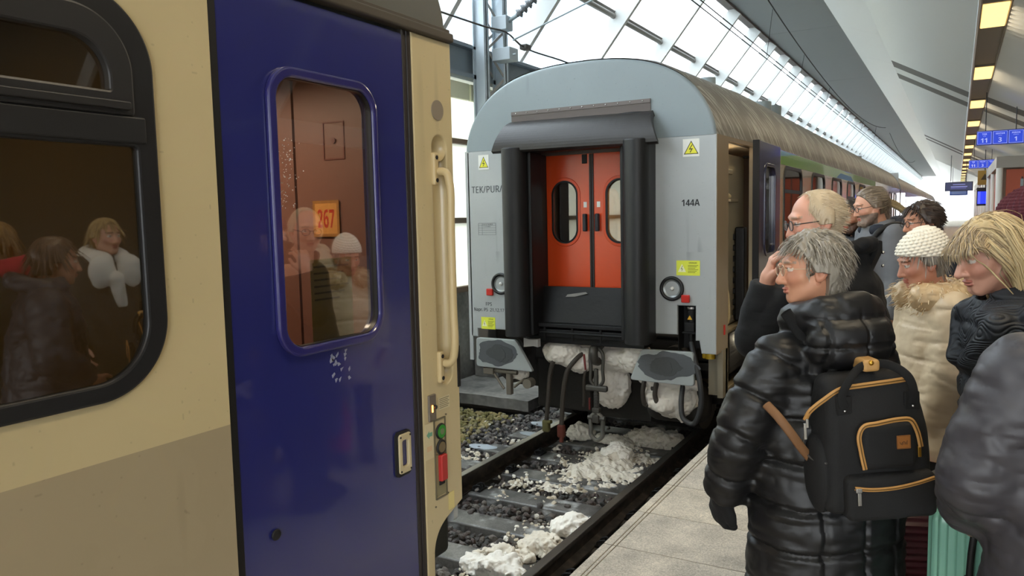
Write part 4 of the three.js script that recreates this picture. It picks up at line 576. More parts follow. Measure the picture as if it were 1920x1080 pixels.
  // headstock, buffers
  part('headstock', [box(-1.2, 1.2, 0.86, 1.13, -7.25, -7.12), box(-1.15, 1.15, 0.45, 0.9, -7.6, -7.5)], M.grime, c); part('underframe', [box(-1.3, 1.3, 0.82, 1.2, -7.25, ZT), box(-1.28, -1.2, 0.5, 0.9, -10.8, -27), box(1.2, 1.28, 0.45, 0.9, -11.5, -27)], M.grime, c); part('side_skirt', [box(1.17, 1.33, 0.66, 1.1, -7.0, -7.08), box(1.28, 1.33, 0.66, 1.1, -6.9, -7.06)], mat('#8d8470', 0.6), c);
  const blob = (cx, cy, rx, ry, sd) => { const s = new THREE.Shape(); for (let i = 0; i < 44; i++) { const a = i / 44 * 6.2832, r = 1 + 0.18 * vnoise(Math.cos(a) * 1.8 + sd, Math.sin(a) * 1.8, sd) + 0.08 * vnoise(Math.cos(a) * 6 + sd, Math.sin(a) * 6, 1); const x = cx + Math.cos(a) * rx * r, y = cy + Math.sin(a) * ry * r; i ? s.lineTo(x, y) : s.moveTo(x, y); } return s; };
  for (const s of [-1, 1]) {
    const pts = s < 0 ? [[-1.185, 1.105], [-1.19, 0.80], [-0.515, 0.79], [-0.71, 1.105]] : [[0.635, 1.105], [0.515, 0.805], [1.13, 0.795], [1.12, 1.105]];
    const cx = s < 0 ? -0.9 : 0.86, b = part('buffer_head', endExt(roundPoly(pts, 0.035), -6.68, 0.045, 0.008), M.bufferGrey, c, s < 0 ? 'grey buffer plate with dried grease on the left' : 'grey buffer plate with dried grease on the right');
    part('grease', endExt(blob(cx + (s < 0 ? -0.02 : 0.02), 0.96, 0.25, 0.125, 3 + s), -6.6775, 0.004, 0.001), M.grease, b); part('grease_ring', [endExt(blob(cx, 0.955, 0.15, 0.085, 9 + s), -6.6745, 0.004, 0.001), endExt(blob(cx + 0.02, 0.95, 0.05, 0.07, 19 + s), -6.671, 0.004, 0.001)], mat('#464849', 0.65, 0, { bumpMap: grainBump, bumpScale: 0.004 }), b);
    part('buffer_shank', [cylZ(-6.72, -7.15, cx, 0.96, 0.09, 24), cylZ(-6.95, -7.15, cx, 0.96, 0.14, 24), box(cx - 0.18, cx + 0.18, 0.8, 1.12, -7.1, -7.14)], M.grime, b);
  }
  function roundPoly(p, r) { const s = new THREE.Shape(), n = p.length; for (let i = 0; i < n; i++) { const a = p[(i + n - 1) % n], b = p[i], d = p[(i + 1) % n], la = Math.hypot(a[0] - b[0], a[1] - b[1]), ld = Math.hypot(d[0] - b[0], d[1] - b[1]), A = [b[0] + (a[0] - b[0]) * r / la, b[1] + (a[1] - b[1]) * r / la], D = [b[0] + (d[0] - b[0]) * r / ld, b[1] + (d[1] - b[1]) * r / ld]; i ? s.lineTo(...A) : s.moveTo(...A); s.quadraticCurveTo(b[0], b[1], ...D); } s.closePath(); return s; }
  // screw coupling hanging from the hook
  const HX = 0.09, HZ = -6.92;
  const ck = part('draw_hook', [tube([[HX - 0.01, 1.02, -7.2], [HX - 0.01, 1.04, -7.0], [HX - 0.01, 1.06, HZ + 0.02], [HX - 0.01, 1.01, HZ + 0.09], [HX - 0.01, 0.93, HZ + 0.06], [HX - 0.01, 0.90, HZ - 0.02]], 0.045, 30, 12), rbox(HX - 0.06, HX + 0.05, 0.86, 1.08, -7.2, -7.05, 0.02)], M.iron, c, 'iron draw hook');
  const link = (x0, x1, y0, y1, r, z, yz = 0) => tube([[x0, y1, z], [x0, lerp(y0, y1, 0.5), z + yz / 2], [x0, y0 + 0.05, z + yz], [(x0 + x1) / 2, y0, z + yz], [x1, y0 + 0.05, z + yz], [x1, lerp(y0, y1, 0.5), z + yz / 2], [x1, y1, z], [(x0 + x1) / 2, y1 + 0.05, z]], r, 60, 10, true);
  part('coupling', [link(HX - 0.055, HX + 0.07, 0.66, 1.0, 0.017, HZ + 0.05), rbox(HX - 0.11, HX + 0.12, 0.615, 0.675, HZ + 0.02, HZ + 0.08, 0.02), rod([HX, 0.30, HZ + 0.05], [HX, 0.78, HZ + 0.05], 0.024, 14), ...[...Array(12)].map((_, i) => new THREE.TorusGeometry(0.025, 0.005, 6, 14).rotateX(Math.PI / 2).translate(HX, 0.45 + i * 0.013, HZ + 0.05)), rbox(HX - 0.04, HX + 0.04, 0.40, 0.45, HZ + 0.02, HZ + 0.08, 0.012), rbox(HX - 0.035, HX + 0.035, 0.30, 0.38, HZ + 0.01, HZ + 0.09, 0.01), rod([HX - 0.09, 0.345, HZ + 0.05], [HX + 0.09, 0.345, HZ + 0.05], 0.025, 12), rod([HX - 0.1, 0.65, HZ + 0.05], [HX + 0.11, 0.65, HZ + 0.05], 0.028, 12), rbox(HX - 0.02, HX + 0.02, 0.76, 0.84, HZ + 0.03, HZ + 0.07, 0.01)], M.iron, ck, 'screw coupling'); part('coupling_shackle', [link(HX - 0.062, HX + 0.062, 0.12, 0.345, 0.021, HZ + 0.05)], mat('#77756f', 0.5, 0.6, { bumpMap: grainBump, bumpScale: 0.001 }), ck);
  // brake hoses and cables
  const hz = -6.85; const hoseL = part('brake_hose', tube([[-0.30, 0.98, -7.0], [-0.36, 0.9, hz], [-0.40, 0.75, hz + 0.02], [-0.42, 0.5, hz + 0.03], [-0.445, 0.28, hz + 0.03]], 0.024, 40, 12), M.hose, c, 'hanging brake hose with yellow end'); part('hose_coupling', [rbox(-0.49, -0.41, 0.15, 0.28, hz - 0.01, hz + 0.06, 0.025), rod([-0.48, 0.24, hz + 0.03], [-0.38, 0.27, hz + 0.05], 0.02)], mat('#5f5a34', 0.7, 0.2), hoseL);
  const hoseR = part('brake_hose', tube([[-0.06, 1.0, -7.0], [-0.12, 0.92, hz], [-0.2, 0.8, hz + 0.03], [-0.25, 0.55, hz + 0.03], [-0.275, 0.25, hz + 0.03]], 0.024, 40, 12), M.hose, c, 'hanging brake hose with red end'); part('hose_coupling', [rbox(-0.32, -0.24, 0.11, 0.25, hz - 0.01, hz + 0.06, 0.025), rod([-0.27, 0.15, hz + 0.03], [-0.27, 0.07, hz + 0.05], 0.022)], mat('#5e2a1e', 0.7, 0.2), hoseR);
  part('red_handle', [rod([-0.03, 0.98, hz], [0.0, 0.83, hz + 0.03], 0.011), rod([0.53, 0.95, hz], [0.55, 0.83, hz], 0.01), rod([-0.02, 0.52, -6.95], [-0.02, 0.40, -6.95], 0.010)], mat('#6e2420', 0.6), c); part('yellow_handle', rod([-0.34, 1.04, hz], [-0.345, 0.95, hz], 0.012), mat('#b39a2c', 0.5), c);
  part('dangling_pipes', [tube([[0.0, 0.95, -6.95], [-0.06, 0.75, -6.92], [-0.08, 0.5, -6.95], [-0.1, 0.42, -6.98]], 0.016, 20, 8), tube([[0.62, 0.85, -6.85], [0.6, 0.68, -6.8], [0.62, 0.54, -6.82], [0.68, 0.6, -6.84], [0.66, 0.8, -6.86]], 0.022, 30, 10), tube([[0.74, 0.85, -6.85], [0.72, 0.65, -6.8], [0.76, 0.53, -6.82]], 0.024, 24, 10), tube([[-1.0, 0.8, -6.8], [-0.92, 0.72, -6.78], [-0.86, 0.65, -6.82], [-0.78, 0.66, -6.86], [-0.7, 0.7, -6.9]], 0.02, 20, 8)], M.hose, c);
  part('jumper_cable', tube([[1.06, 1.17, ZE - 0.07], [1.12, 1.05, -6.72], [1.18, 0.85, -6.68], [1.19, 0.62, -6.68], [1.12, 0.45, -6.69], [1.02, 0.48, -6.72], [0.985, 0.6, -6.76], [0.98, 0.8, -6.84]], 0.024, 60, 12), mat('#2f2f30', 0.5), c, 'looped black jumper cable');
  part('under_tanks', [rbox(-0.75, -0.1, 0.3, 0.85, -7.5, -7.2, 0.03), box(-0.2, 0.5, 0.25, 0.8, -7.55, -7.3), rbox(0.55, 1.15, 0.35, 0.75, -7.3, -6.95, 0.12, 4)], M.grime, c); part('pipe_bracket', [rod([-1.12, 0.76, -6.75], [-0.72, 0.76, -6.72], 0.022), rbox(-1.12, -1.0, 0.72, 0.79, -6.76, -6.7, 0.01), rbox(-0.86, -0.8, 0.52, 0.78, -6.78, -6.72, 0.01), rod([-1.02, 0.74, -6.74], [-0.88, 0.58, -6.72], 0.014), rod([-0.78, 0.60, -6.75], [-0.66, 0.70, -6.78], 0.014), cylZ(-6.7, -6.8, -0.6, 0.66, 0.05)], mat('#777064', 0.6, 0.3), c);
  // packed snow clinging to the underframe
  const sn = (x, y, z) => { let d = ell(x, y, z, [-0.31, 0.965, -6.95], [0.22, 0.135, 0.15]); d = smin(d, ell(x, y, z, [-0.14, 0.86, -6.96], [0.14, 0.10, 0.1]), 0.06); d = smin(d, cap(x, y, z, [-0.1, 0.93, -7.05], [0.52, 0.93, -7.03], 0.115, 0.12), 0.08); d = smin(d, cap(x, y, z, [-0.02, 1.05, -7.06], [0.5, 1.05, -7.06], 0.05, 0.05), 0.03); d = smin(d, ell(x, y, z, [0.48, 0.98, -6.95], [0.13, 0.15, 0.1]), 0.06); d = smin(d, ell(x, y, z, [0.15, 0.62, -7.12], [0.20, 0.24, 0.12]), 0.1); d = smin(d, ell(x, y, z, [0.84, 0.62, -6.98], [0.25, 0.21, 0.16]), 0.08); d = smin(d, ell(x, y, z, [0.66, 0.62, -6.88], [0.06, 0.13, 0.07]), 0.05); d = smin(d, ell(x, y, z, [0.78, 0.55, -6.84], [0.09, 0.08, 0.07]), 0.04); d = smin(d, cap(x, y, z, [0.58, 0.78, -6.86], [1.1, 0.76, -6.86], 0.05, 0.04), 0.05); d = smin(d, cap(x, y, z, [0.92, 0.5, -6.92], [0.94, 0.40, -6.92], 0.03, 0.015), 0.03); d = smin(d, ell(x, y, z, [-0.72, 0.73, -6.8], [0.09, 0.06, 0.06]), 0.03); return d + 0.022 * fbm(x * 9, y * 9, z * 9, 3) + 0.008 * vnoise(x * 40, y * 40, z * 40); };
  part('packed_snow', nets(sn, [-0.9, 0.3, -7.35], [1.25, 1.2, -6.7], 0.011), mat('#ddd5c9', 0.85, 0, { bumpMap: grainBump, bumpScale: 0.006 }), c, 'dirty packed snow on the underframe');
  part('ice_shield', warp(new THREE.BoxGeometry(0.16, 0.08, 0.06, 6, 4, 3), (v) => { v.x += -0.53; v.y += 1.09 + 0.01 * vnoise(v.x * 20, v.y * 20, 0); v.z += -6.7; }), mat('#a8a6a2', 0.4), c);
  // bogie
  part('bogie_frame', [rbox(-1.1, -0.9, 0.4, 0.75, -8, -11, 0.04), rbox(0.9, 1.1, 0.4, 0.75, -8, -11, 0.04), box(-1, 1, 0.4, 0.75, -9.3, -9.7)], M.grime, c);
  for (const z of [-8.2, -10.7, -25, -27.5]) part('wheelset', [-0.75, 0.75].map((x) => cylX(x - 0.07, x + 0.07, 0.46, z, 0.46, 40)).concat([cylX(-0.7, 0.7, 0.46, z, 0.08, 16)]), M.iron, c);
  // side wall towards the platform
  const wnd = []; for (let u = 9.2; u < 28; u += 1.95) wnd.push(u);
  const jamb = (pts) => warp(sideExt(poly(pts), 1.405, 0.05, 0), taper);
  const creamSide = mat('#ffffff', 0.22, 0, { map: dirtPaint(178, 164, 138, 161), clearcoat: 0.9, clearcoatRoughness: 0.05, metricUV: true });
  part('corner_post', jamb([[6.755, 1.085], [6.755, G], [7.09, G], [7.09, 0.68], [7.0, 0.68], [6.98, 1.0], [6.9, 1.085]]), M.tan, c, 'tan corner post beside the open doorway'); part('lintel', [jamb([[7.09, 2.99], [7.09, G], [9.02, G], [9.02, 2.99]])], M.tan, c); part('door_jamb', jamb([[7.95, 0.85], [7.95, 2.99], [9.02, 2.99], [9.02, 0.85]]), creamSide, c);
  const sideShape = withHoles(poly([[9.02, 0.85], [29.6, 0.85], [29.6, G], [9.02, G]]), ...wnd.map((u) => rhole(u + 0.03, 1.96, u + 1.17, 2.85, 0.14)));
  part('side_wall', sideExt(sideShape, 1.41, 0.05, 0), creamSide, c, 'glossy cream side wall'); part('green_stripe', sideExt(poly([[9.02, 2.875], [16, 2.875], [16, 3.025], [9.02, 3.025]]), 1.412, 0.003), mat('#6e9a35', 0.35, 0, { clearcoat: 0.5 }), c); part('green_stripe', sideExt(poly([[16, 2.9], [20.5, 2.9], [20.5, 3.025], [16, 3.025]]), 1.412, 0.003), mat('#7c9a66', 0.4), c); part('blue_patch', sideExt(poly([[13.6, 2.88], [16, 2.88], [15.6, 2.97], [14.1, 2.97]]), 1.413, 0.002), mat('#4f7fae', 0.4), c);
  for (const u of wnd) { const w = part('window', sideExt(withHoles(rshape(u, 1.935, u + 1.2, 2.875, 0.16), rhole(u + 0.045, 1.98, u + 1.155, 2.83, 0.12)), 1.42, 0.03, 0.006), M.frameBlack, c); part('pane', warp(sideExt(rshape(u + 0.04, 1.975, u + 1.16, 2.835, 0.125), 1.404, 0.006), (v) => v), M.tinted, w); part('hopper_bar', sideExt(rshape(u + 0.04, 2.56, u + 1.16, 2.60, 0), 1.418, 0.02), M.frameBlack, w); }
  part('opposite_wall', box(-1.405, -1.35, 0.85, G, -9, ZT), M.greyWall, c); part('opposite_corner', warp(box(-1.405, -1.36, 0.85, G, ZE, -9), taper), M.greyWall, c); part('inside_floor', box(-1.2, 1.25, 1.17, 1.22, -7.1, ZT), mat('#4b443c', 0.8), c); part('inside_ceiling', box(-1.2, 1.3, 2.98, 3.01, -7.1, ZT), mat('#c9bfae', 0.7), c); part('partition', [box(-1.3, 1.3, 1.22, 2.98, -8.95, -9.0), box(0.55, 0.6, 1.22, 2.98, -9, ZT)], mat('#5d5140', 0.6), c); part('far_end', box(-1.36, 1.36, 0.9, 3.6, ZT + 0.05, ZT), M.greyWall, c);
  // open vestibule: cabinet, steps, handrail
  part('vestibule_cabinet', [rbox(0.72, 1.18, 1.22, 2.92, -7.62, -8.3, 0.02), rbox(0.7, 1.22, 2.45, 2.48, -7.6, -7.9, 0.01)], mat('#b8ab8d', 0.5), c); part('vestibule_shelf', rbox(0.6, 1.2, 2.72, 2.77, -7.2, -7.75, 0.01), mat('#c9bd9f', 0.5), c); part('door_mechanism', [rbox(1.2, 1.3, 1.25, 2.2, -7.82, -7.94, 0.02), ...[...Array(8)].map((_, i) => rbox(1.16, 1.28, 1.3 + i * 0.11, 1.36 + i * 0.11, -7.84, -7.9, 0.01))], M.blackMetal, c);
  part('handrail', tube([[1.27, 2.5, -7.35], [1.29, 2.5, -7.17], [1.29, 2.42, -7.14], [1.29, 1.9, -7.14], [1.29, 1.66, -7.16], [1.28, 1.55, -7.26], [1.28, 1.35, -7.28], [1.27, 1.3, -7.28]], 0.016, 50, 10), M.handrail, c); const st = part('step', [rbox(0.9, 1.3, 0.66, 0.7, -7.12, -7.92, 0.008), rbox(0.75, 1.28, 0.92, 0.96, -7.12, -7.92, 0.008), box(0.74, 1.26, 0.96, 1.2, -7.5, -7.95), box(0.9, 0.92, 0.7, 0.92, -7.12, -7.95), rbox(1.2, 1.28, 1.2, 1.235, -7.12, -7.95, 0.008)], mat('#8d7f63', 0.55), c); const sl = part('step_light', rbox(1.255, 1.265, 1.09, 1.16, -7.54, -7.50, 0.003, 1), new THREE.MeshStandardMaterial({ color: '#fff6e0', emissive: '#fff0d0', emissiveIntensity: 4 }), st); { const p = new THREE.PointLight('#fff0d0', 0.25); p.position.set(1.29, 1.12, -7.52); p.name = 'step_lamp_light'; sl.add(p); }
  part('post_labels', [onSide(plate(0.03, 0.07), 1.315, 1.72, -6.96), onSide(plate(0.045, 0.14), 1.315, 1.45, -6.97)], mat('#9b8a6a', 0.5), c); part('red_switch', onSide(plate(0.035, 0.09, 0.01), 1.322, 1.28, -6.98), M.red, c); part('yellow_sticker', onSide(plate(0.03, 0.06), 1.314, 1.12, -6.9), M.yellow, c);
  { const vl2 = part('vestibule_lamp', rbox(0.2, 1.1, 2.955, 2.978, -7.75, -7.35, 0.008), new THREE.MeshStandardMaterial({ color: '#fff0d8', emissive: '#ffe6c4', emissiveIntensity: 0.25 }), c); const l = new THREE.RectAreaLight('#fff0dc', 2.6, 0.85, 0.35); l.position.set(0.65, 2.945, -7.55); l.rotation.x = -Math.PI / 2; l.name = 'vestibule_light'; vl2.add(l); }
  // open plug door
  const dl = c; const lf = part('door_leaf', sideExt(withHoles(rshape(7.6, 0.92, 8.62, 3.03, 0.02), rhole(7.87, 1.93, 8.34, 2.8, 0.09)), 1.485, 0.05, 0.006), M.navy, dl, 'open dark blue plug door standing outside the wall'); part('window_frame', sideExt(withHoles(rshape(7.84, 1.90, 8.37, 2.83, 0.12), rhole(7.875, 1.935, 8.335, 2.795, 0.085)), 1.495, 0.02, 0.006), M.navy, lf); part('pane', sideExt(rshape(7.865, 1.925, 8.345, 2.805, 0.09), 1.46, 0.006), M.glass, lf); part('edge_seal', box(1.43, 1.49, 0.92, 3.03, -7.575, -7.60), M.black, lf); part('door_arm', [rod([1.25, 2.9, -7.95], [1.46, 2.9, -8.1], 0.015), rod([1.25, 1.3, -7.95], [1.46, 1.3, -8.1], 0.015)], M.blackMetal, dl);
}
function plainCoach(z0, z1, colour, label, roofM) {  // coaches further along the train
  const t = thing('passenger_coach', label, 'train coach', [0, 0, (z0 + z1) / 2]), L = z0 - z1, n = Math.floor((L - 3) / 1.95), wm = mat(colour, 0.35, 0, { clearcoat: 0.5 });
  const us = [...Array(n)].map((_, i) => -z0 + 2.2 + i * 1.95);
  part('side_wall', sideExt(withHoles(poly([[-z0, 0.85], [-z1, 0.85], [-z1, 3.03], [-z0, 3.03]]), ...us.map((u) => rhole(u, 1.96, u + 1.15, 2.8, 0.1))), 1.41, 0.05), wm, t); part('body', [box(-1.41, 1.3, 0.85, 3.03, z0 - 0.02, z1 + 0.02)], wm, t);
  for (const u of us) part('window', sideExt(rshape(u, 1.96, u + 1.15, 2.8, 0.1), 1.40, 0.02), M.winDark, t);
  part('roof', roofLoft([[z0, 1.405, 3.03, 1.04], [z1, 1.405, 3.03, 1.04]]), roofM, t); part('roof_end', [endExt(archShape(1.40, 3.03, 1.03, 2.9), z0, 0.05), endExt(archShape(1.40, 3.03, 1.03, 2.9), z1 + 0.05, 0.05)], M.greyRoof, t);
  part('gangway', rbox(-0.8, 0.8, 1.1, 3.1, z0 + 0.3, z0 - 0.1, 0.1), M.rubber, t); part('underframe', box(-1.2, 1.2, 0.3, 0.85, z0 - 1, z1 + 1), M.grime, t); for (const z of [z0 - 3, z0 - 5.5, z1 + 5.5, z1 + 3]) part('wheelset', [-0.75, 0.75].map((x) => cylX(x - 0.07, x + 0.07, 0.46, z, 0.46, 28)), M.iron, t);
}
plainCoach(-30.2, -54.6, '#5c3a36', 'dark maroon coach coupled behind the grey-ended coach', M.roof); plainCoach(-55.3, -79.7, '#a8453c', 'pale red coach farthest along the train', M.roof);

// ---------------------------------------------------------------- people
const lin = (hex) => { const c = new THREE.Color(hex); return [c.r, c.g, c.b]; };
const mixc = (a, b, t) => [lerp(a[0], b[0], t), lerp(a[1], b[1], t), lerp(a[2], b[2], t)];
function headD(x, y, z, o) {
  const ax = Math.abs(x);
  let d = ell(x, y, z, [0, 0.03, -0.014], [0.076, 0.087, 0.098]);
  d = smin(d, ell(x, y, z, [0, -0.028, 0.024], [0.060 + o.fat, 0.082, 0.066]), 0.02);
  d = smin(d, cap(ax, y, z, [0.050 + o.fat, -0.045, 0.0], [0.012, -0.094, 0.06], 0.024, 0.020), 0.022);
  d = smin(d, cap(ax, y, z, [0.036 + o.fat, -0.026, 0.064], [0.046, -0.020, 0.046], 0.020, 0.022), 0.018);
  d = smin(d, ell(x, y, z, [0, 0.030, 0.080], [0.052, 0.011, 0.012]), 0.014);
  d = smin(d, cap(x, y, z, [0, 0.012, 0.086], [0, -0.034, 0.104 + o.nose], 0.008, 0.0125), 0.010);
  d = smin(d, cap(ax, y, z, [0.010, -0.036, 0.096], [0.013, -0.038, 0.090], 0.0085, 0.008), 0.006);
  d = smax(d, -(Math.hypot(ax - 0.031, y - 0.010, z - 0.102) - 0.0155), 0.012);
  d = smin(d, Math.hypot(ax - 0.031, y - 0.006, z - 0.0745) - 0.0125, 0.003);
  d = smin(d, cap(ax, y, z, [0.018, 0.0135, 0.085], [0.042, 0.0125, 0.078], 0.0045, 0.004), 0.004);
  d = smin(d, ell(x, y, z, [0, -0.0605, 0.088], [0.021, 0.0055, 0.008]), 0.005);
  d = smin(d, ell(x, y, z, [0, -0.0705, 0.085], [0.019, 0.0065, 0.008]), 0.005);
  d = smax(d, -ell(x, y, z, [0, -0.0655, 0.1], [0.024, 0.0016, 0.008]), 0.003);
  let e = ell(ax, y + 0.006, z + 0.012 + 0.25 * (y), [0.079, 0, 0], [0.009, 0.033, 0.021]);
  e = smax(e, -ell(ax, y + 0.004, z + 0.008 + 0.25 * y, [0.088, 0, 0], [0.007, 0.021, 0.012]), 0.004);
  d = smin(d, e, 0.006);
  d = smin(d, cap(x, y, z, [0, -0.06, -0.028], [0, -0.20, -0.045], 0.052, 0.056), 0.03);
  if (o.beard) { let b = cap(ax, y, z, [0.055, -0.04, 0.0], [0.02, -0.10, 0.066], 0.022, 0.026); d = smin(d, b + 0.003 * vnoise(x * 120, y * 60, z * 120), 0.012); }
  return d;
}
function skinColour(o) {
  const sk = lin(o.skin), red = mixc(sk, lin('#b0503c'), 0.45), lip = mixc(sk, lin('#a4463e'), 0.6), br = lin(o.brow ?? '#6b5a48'), bd = o.beard ? lin(o.beard) : null;
  return (x, y, z) => {
    const ax = Math.abs(x); let c = sk;
    c = mixc(c, red, 0.55 * sstep(0.03, 0.008, Math.hypot(ax - 0.042, y + 0.026, z - 0.075) - 0.01) + 0.5 * sstep(0.02, 0.004, Math.hypot(x, y + 0.035, z - 0.108)));
    if (ax > 0.074 && Math.abs(y) < 0.05) c = mixc(c, red, 0.5);
    if (ax < 0.023 && y < -0.054 && y > -0.078 && z > 0.082) c = lip;
    if (Math.hypot(ax - 0.031, y - 0.006, z - 0.0745) < 0.0138 && y < 0.0125 && y > -0.002) { c = lin('#d9cfc4'); if (Math.hypot(ax - 0.031, y - 0.006) < 0.0052) c = lin('#3a3f42'); }
    if (y > 0.024 && y < 0.033 && ax > 0.012 && ax < 0.05 && z > 0.06) c = mixc(c, br, 0.7);
    if (bd && y < -0.04 && z > -0.01 + Math.max(0, (y + 0.05)) * 1.0 && !(ax < 0.02 && y > -0.077 && y < -0.056) && !(y > -0.052 && ax < 0.012)) c = mixc(bd, sk, 0.15 + 0.15 * vnoise(x * 150, y * 150, z * 150));
    const n = 1 + 0.05 * fbm(x * 40, y * 40, z * 40, 2); return [c[0] * n, c[1] * n, c[2] * n];
  };
}
function handGeo(curl, spread, h, colour, grow = 0) {  // wrist at the origin, fingers along +y, palm towards +z, thumb on +x
  const fl = [0.068, 0.08, 0.085, 0.075], fx = [-0.031, -0.0105, 0.0105, 0.031];
  const f = (x, y, z) => {
    let d = ell(x, y, z, [0, 0.048, 0], [0.041, 0.055, 0.0165]); d = smin(d, cap(x, y, z, [0, -0.05, 0], [0, 0.02, 0], 0.027, 0.029), 0.02);
    for (let i = 0; i < 4; i++) { const a = [fx[i], 0.085, 0], b = [fx[i] * (1 + spread), 0.085 + fl[i] * 0.5 * Math.cos(curl), fl[i] * 0.5 * Math.sin(curl)], c = [b[0] * (1 + spread * 0.4), b[1] + fl[i] * 0.5 * Math.cos(curl * 2.1), b[2] + fl[i] * 0.5 * Math.sin(curl * 2.1)]; d = smin(d, Math.min(cap(x, y, z, a, b, 0.0098, 0.0088), cap(x, y, z, b, c, 0.0088, 0.0074)), 0.006); }
    d = smin(d, Math.min(cap(x, y, z, [0.03, 0.02, 0.002], [0.056, 0.052, 0.014], 0.013, 0.0105), cap(x, y, z, [0.056, 0.052, 0.014], [0.062, 0.083, 0.022], 0.0105, 0.0085)), 0.012); return d - grow;
  };
  return nets(f, [-0.075, -0.06, -0.05], [0.085, 0.19, 0.11], h, colour);
}
function strands(roots, D, flow, o, colours) {      // hair locks that run over the surface D and hang free beyond it
  const pos = [], nor = [], col = [], idx = [], cs = colours.map(lin), q = V(0, 0, 0), e = 0.003;
  const grad = (x, y, z) => { q.set(D(x + e, y, z) - D(x - e, y, z), D(x, y + e, z) - D(x, y - e, z), D(x, y, z + e) - D(x, y, z - e)); return q.normalize().clone(); };
  for (const r of roots) {
    let p = V(...r.p); const L = (o.lenAt ? o.lenAt(r.p) : 1) * rr_(o.len[0], o.len[1]), n = o.seg ?? 8, st = L / n, w = rr_(o.w[0], o.w[1]), base = cs[Math.floor(rnd() * cs.length)], tint = 0.85 + 0.3 * rnd(), pts = [], ns = [], wig = rnd() * 6.28, wa = o.wave ?? 0;
    const lift = rr_(o.lift[0], o.lift[1]);
    for (let i = 0; i <= n; i++) {
      const g = grad(p.x, p.y, p.z); let d = D(p.x, p.y, p.z); const want = lift * (0.4 + 0.6 * Math.sin(Math.min(1, i / n * 1.5) * 1.57)); if (d < want || (o.stick && d > want + 0.004 && i / n < o.stick)) { p.addScaledVector(g, want - d); }
      pts.push(p.clone()); ns.push(g); const f = flow(p, i / n, r); const dd = D(p.x, p.y, p.z); if (dd < 0.03) { const k = f.dot(g); if (k < 0.15) f.addScaledVector(g, 0.05 - k * 0.95); } f.normalize();
      p = p.clone().addScaledVector(f, st); p.x += wa * Math.sin(i * 1.3 + wig); p.z += wa * Math.cos(i * 1.1 + wig);
    }
    const b0 = pos.length / 3;
    for (let i = 0; i <= n; i++) {
      const T = pts[Math.min(n, i + 1)].clone().sub(pts[Math.max(0, i - 1)]).normalize(), S = V(0, 0, 0).crossVectors(T, ns[i]).normalize(), N = V(0, 0, 0).crossVectors(S, T), ww = w * (i / n < 0.15 ? 0.6 + i / n * 2.6 : 1 - 0.92 * Math.pow((i / n - 0.15) / 0.85, o.taper ?? 1.6));
      for (let k = 0; k < 5; k++) { const a = k / 5 * 6.2832, cx = Math.cos(a), sy = Math.sin(a); pos.push(pts[i].x + S.x * cx * ww + N.x * sy * ww * 0.4, pts[i].y + S.y * cx * ww + N.y * sy * ww * 0.4, pts[i].z + S.z * cx * ww + N.z * sy * ww * 0.4); const nx = S.x * cx * 0.6 + N.x * sy, ny = S.y * cx * 0.6 + N.y * sy, nz = S.z * cx * 0.6 + N.z * sy, l = Math.hypot(nx, ny, nz) || 1; nor.push(nx / l, ny / l, nz / l); let c = base; if (o.tip) c = mixc(base, lin(o.tip), sstep(0.15, 0.8, i / n)); col.push(c[0] * tint, c[1] * tint, c[2] * tint); }
      if (i) for (let k = 0; k < 5; k++) { const a = b0 + (i - 1) * 5 + k, b = b0 + (i - 1) * 5 + (k + 1) % 5; idx.push(a, a + 5, b, b, a + 5, b + 5); }
    }
  }
  const g = new THREE.BufferGeometry(); g.setAttribute('position', new THREE.Float32BufferAttribute(pos, 3)); g.setAttribute('normal', new THREE.Float32BufferAttribute(nor, 3)); g.setAttribute('uv', new THREE.Float32BufferAttribute(new Float32Array(pos.length / 3 * 2), 2)); g.setAttribute('color', new THREE.Float32BufferAttribute(col, 3)); g.setIndex(idx); return g;
}
const vcMat = (rough, more = {}) => mat('#ffffff', rough, 0, { vertexColors: true, ...more });
const SKIN = vcMat(0.5, { sheen: 0.2, sheenRoughness: 0.5 }), HAIR = vcMat(0.42);
const hairline = (x, y, z, o) => { const zf = y > 0.05 ? lerp(0.042, 0.07 - (o.bald ?? 0), clamp((y - 0.05) / 0.05)) : y > -0.01 ? lerp(0.012, 0.042, (y + 0.01) / 0.06) : -0.028; return Math.max(z - zf, (o.nape ?? -0.075) - y); };
function headRoots(n, D, ok) { const out = []; let guard = 0; while (out.length < n && guard++ < n * 40) { const u = rnd() * 2 - 1, a = rnd() * 6.2832, s = Math.sqrt(1 - u * u), dx = s * Math.cos(a), dy = u, dz = s * Math.sin(a); let t = 0.05; for (let i = 0; i < 14; i++) t += D(dx * t, 0.03 + dy * t, dz * t - 0.012) * 0.9; const p = [dx * t, 0.03 + dy * t, dz * t - 0.012]; if (ok(...p)) out.push({ p }); } return out; }

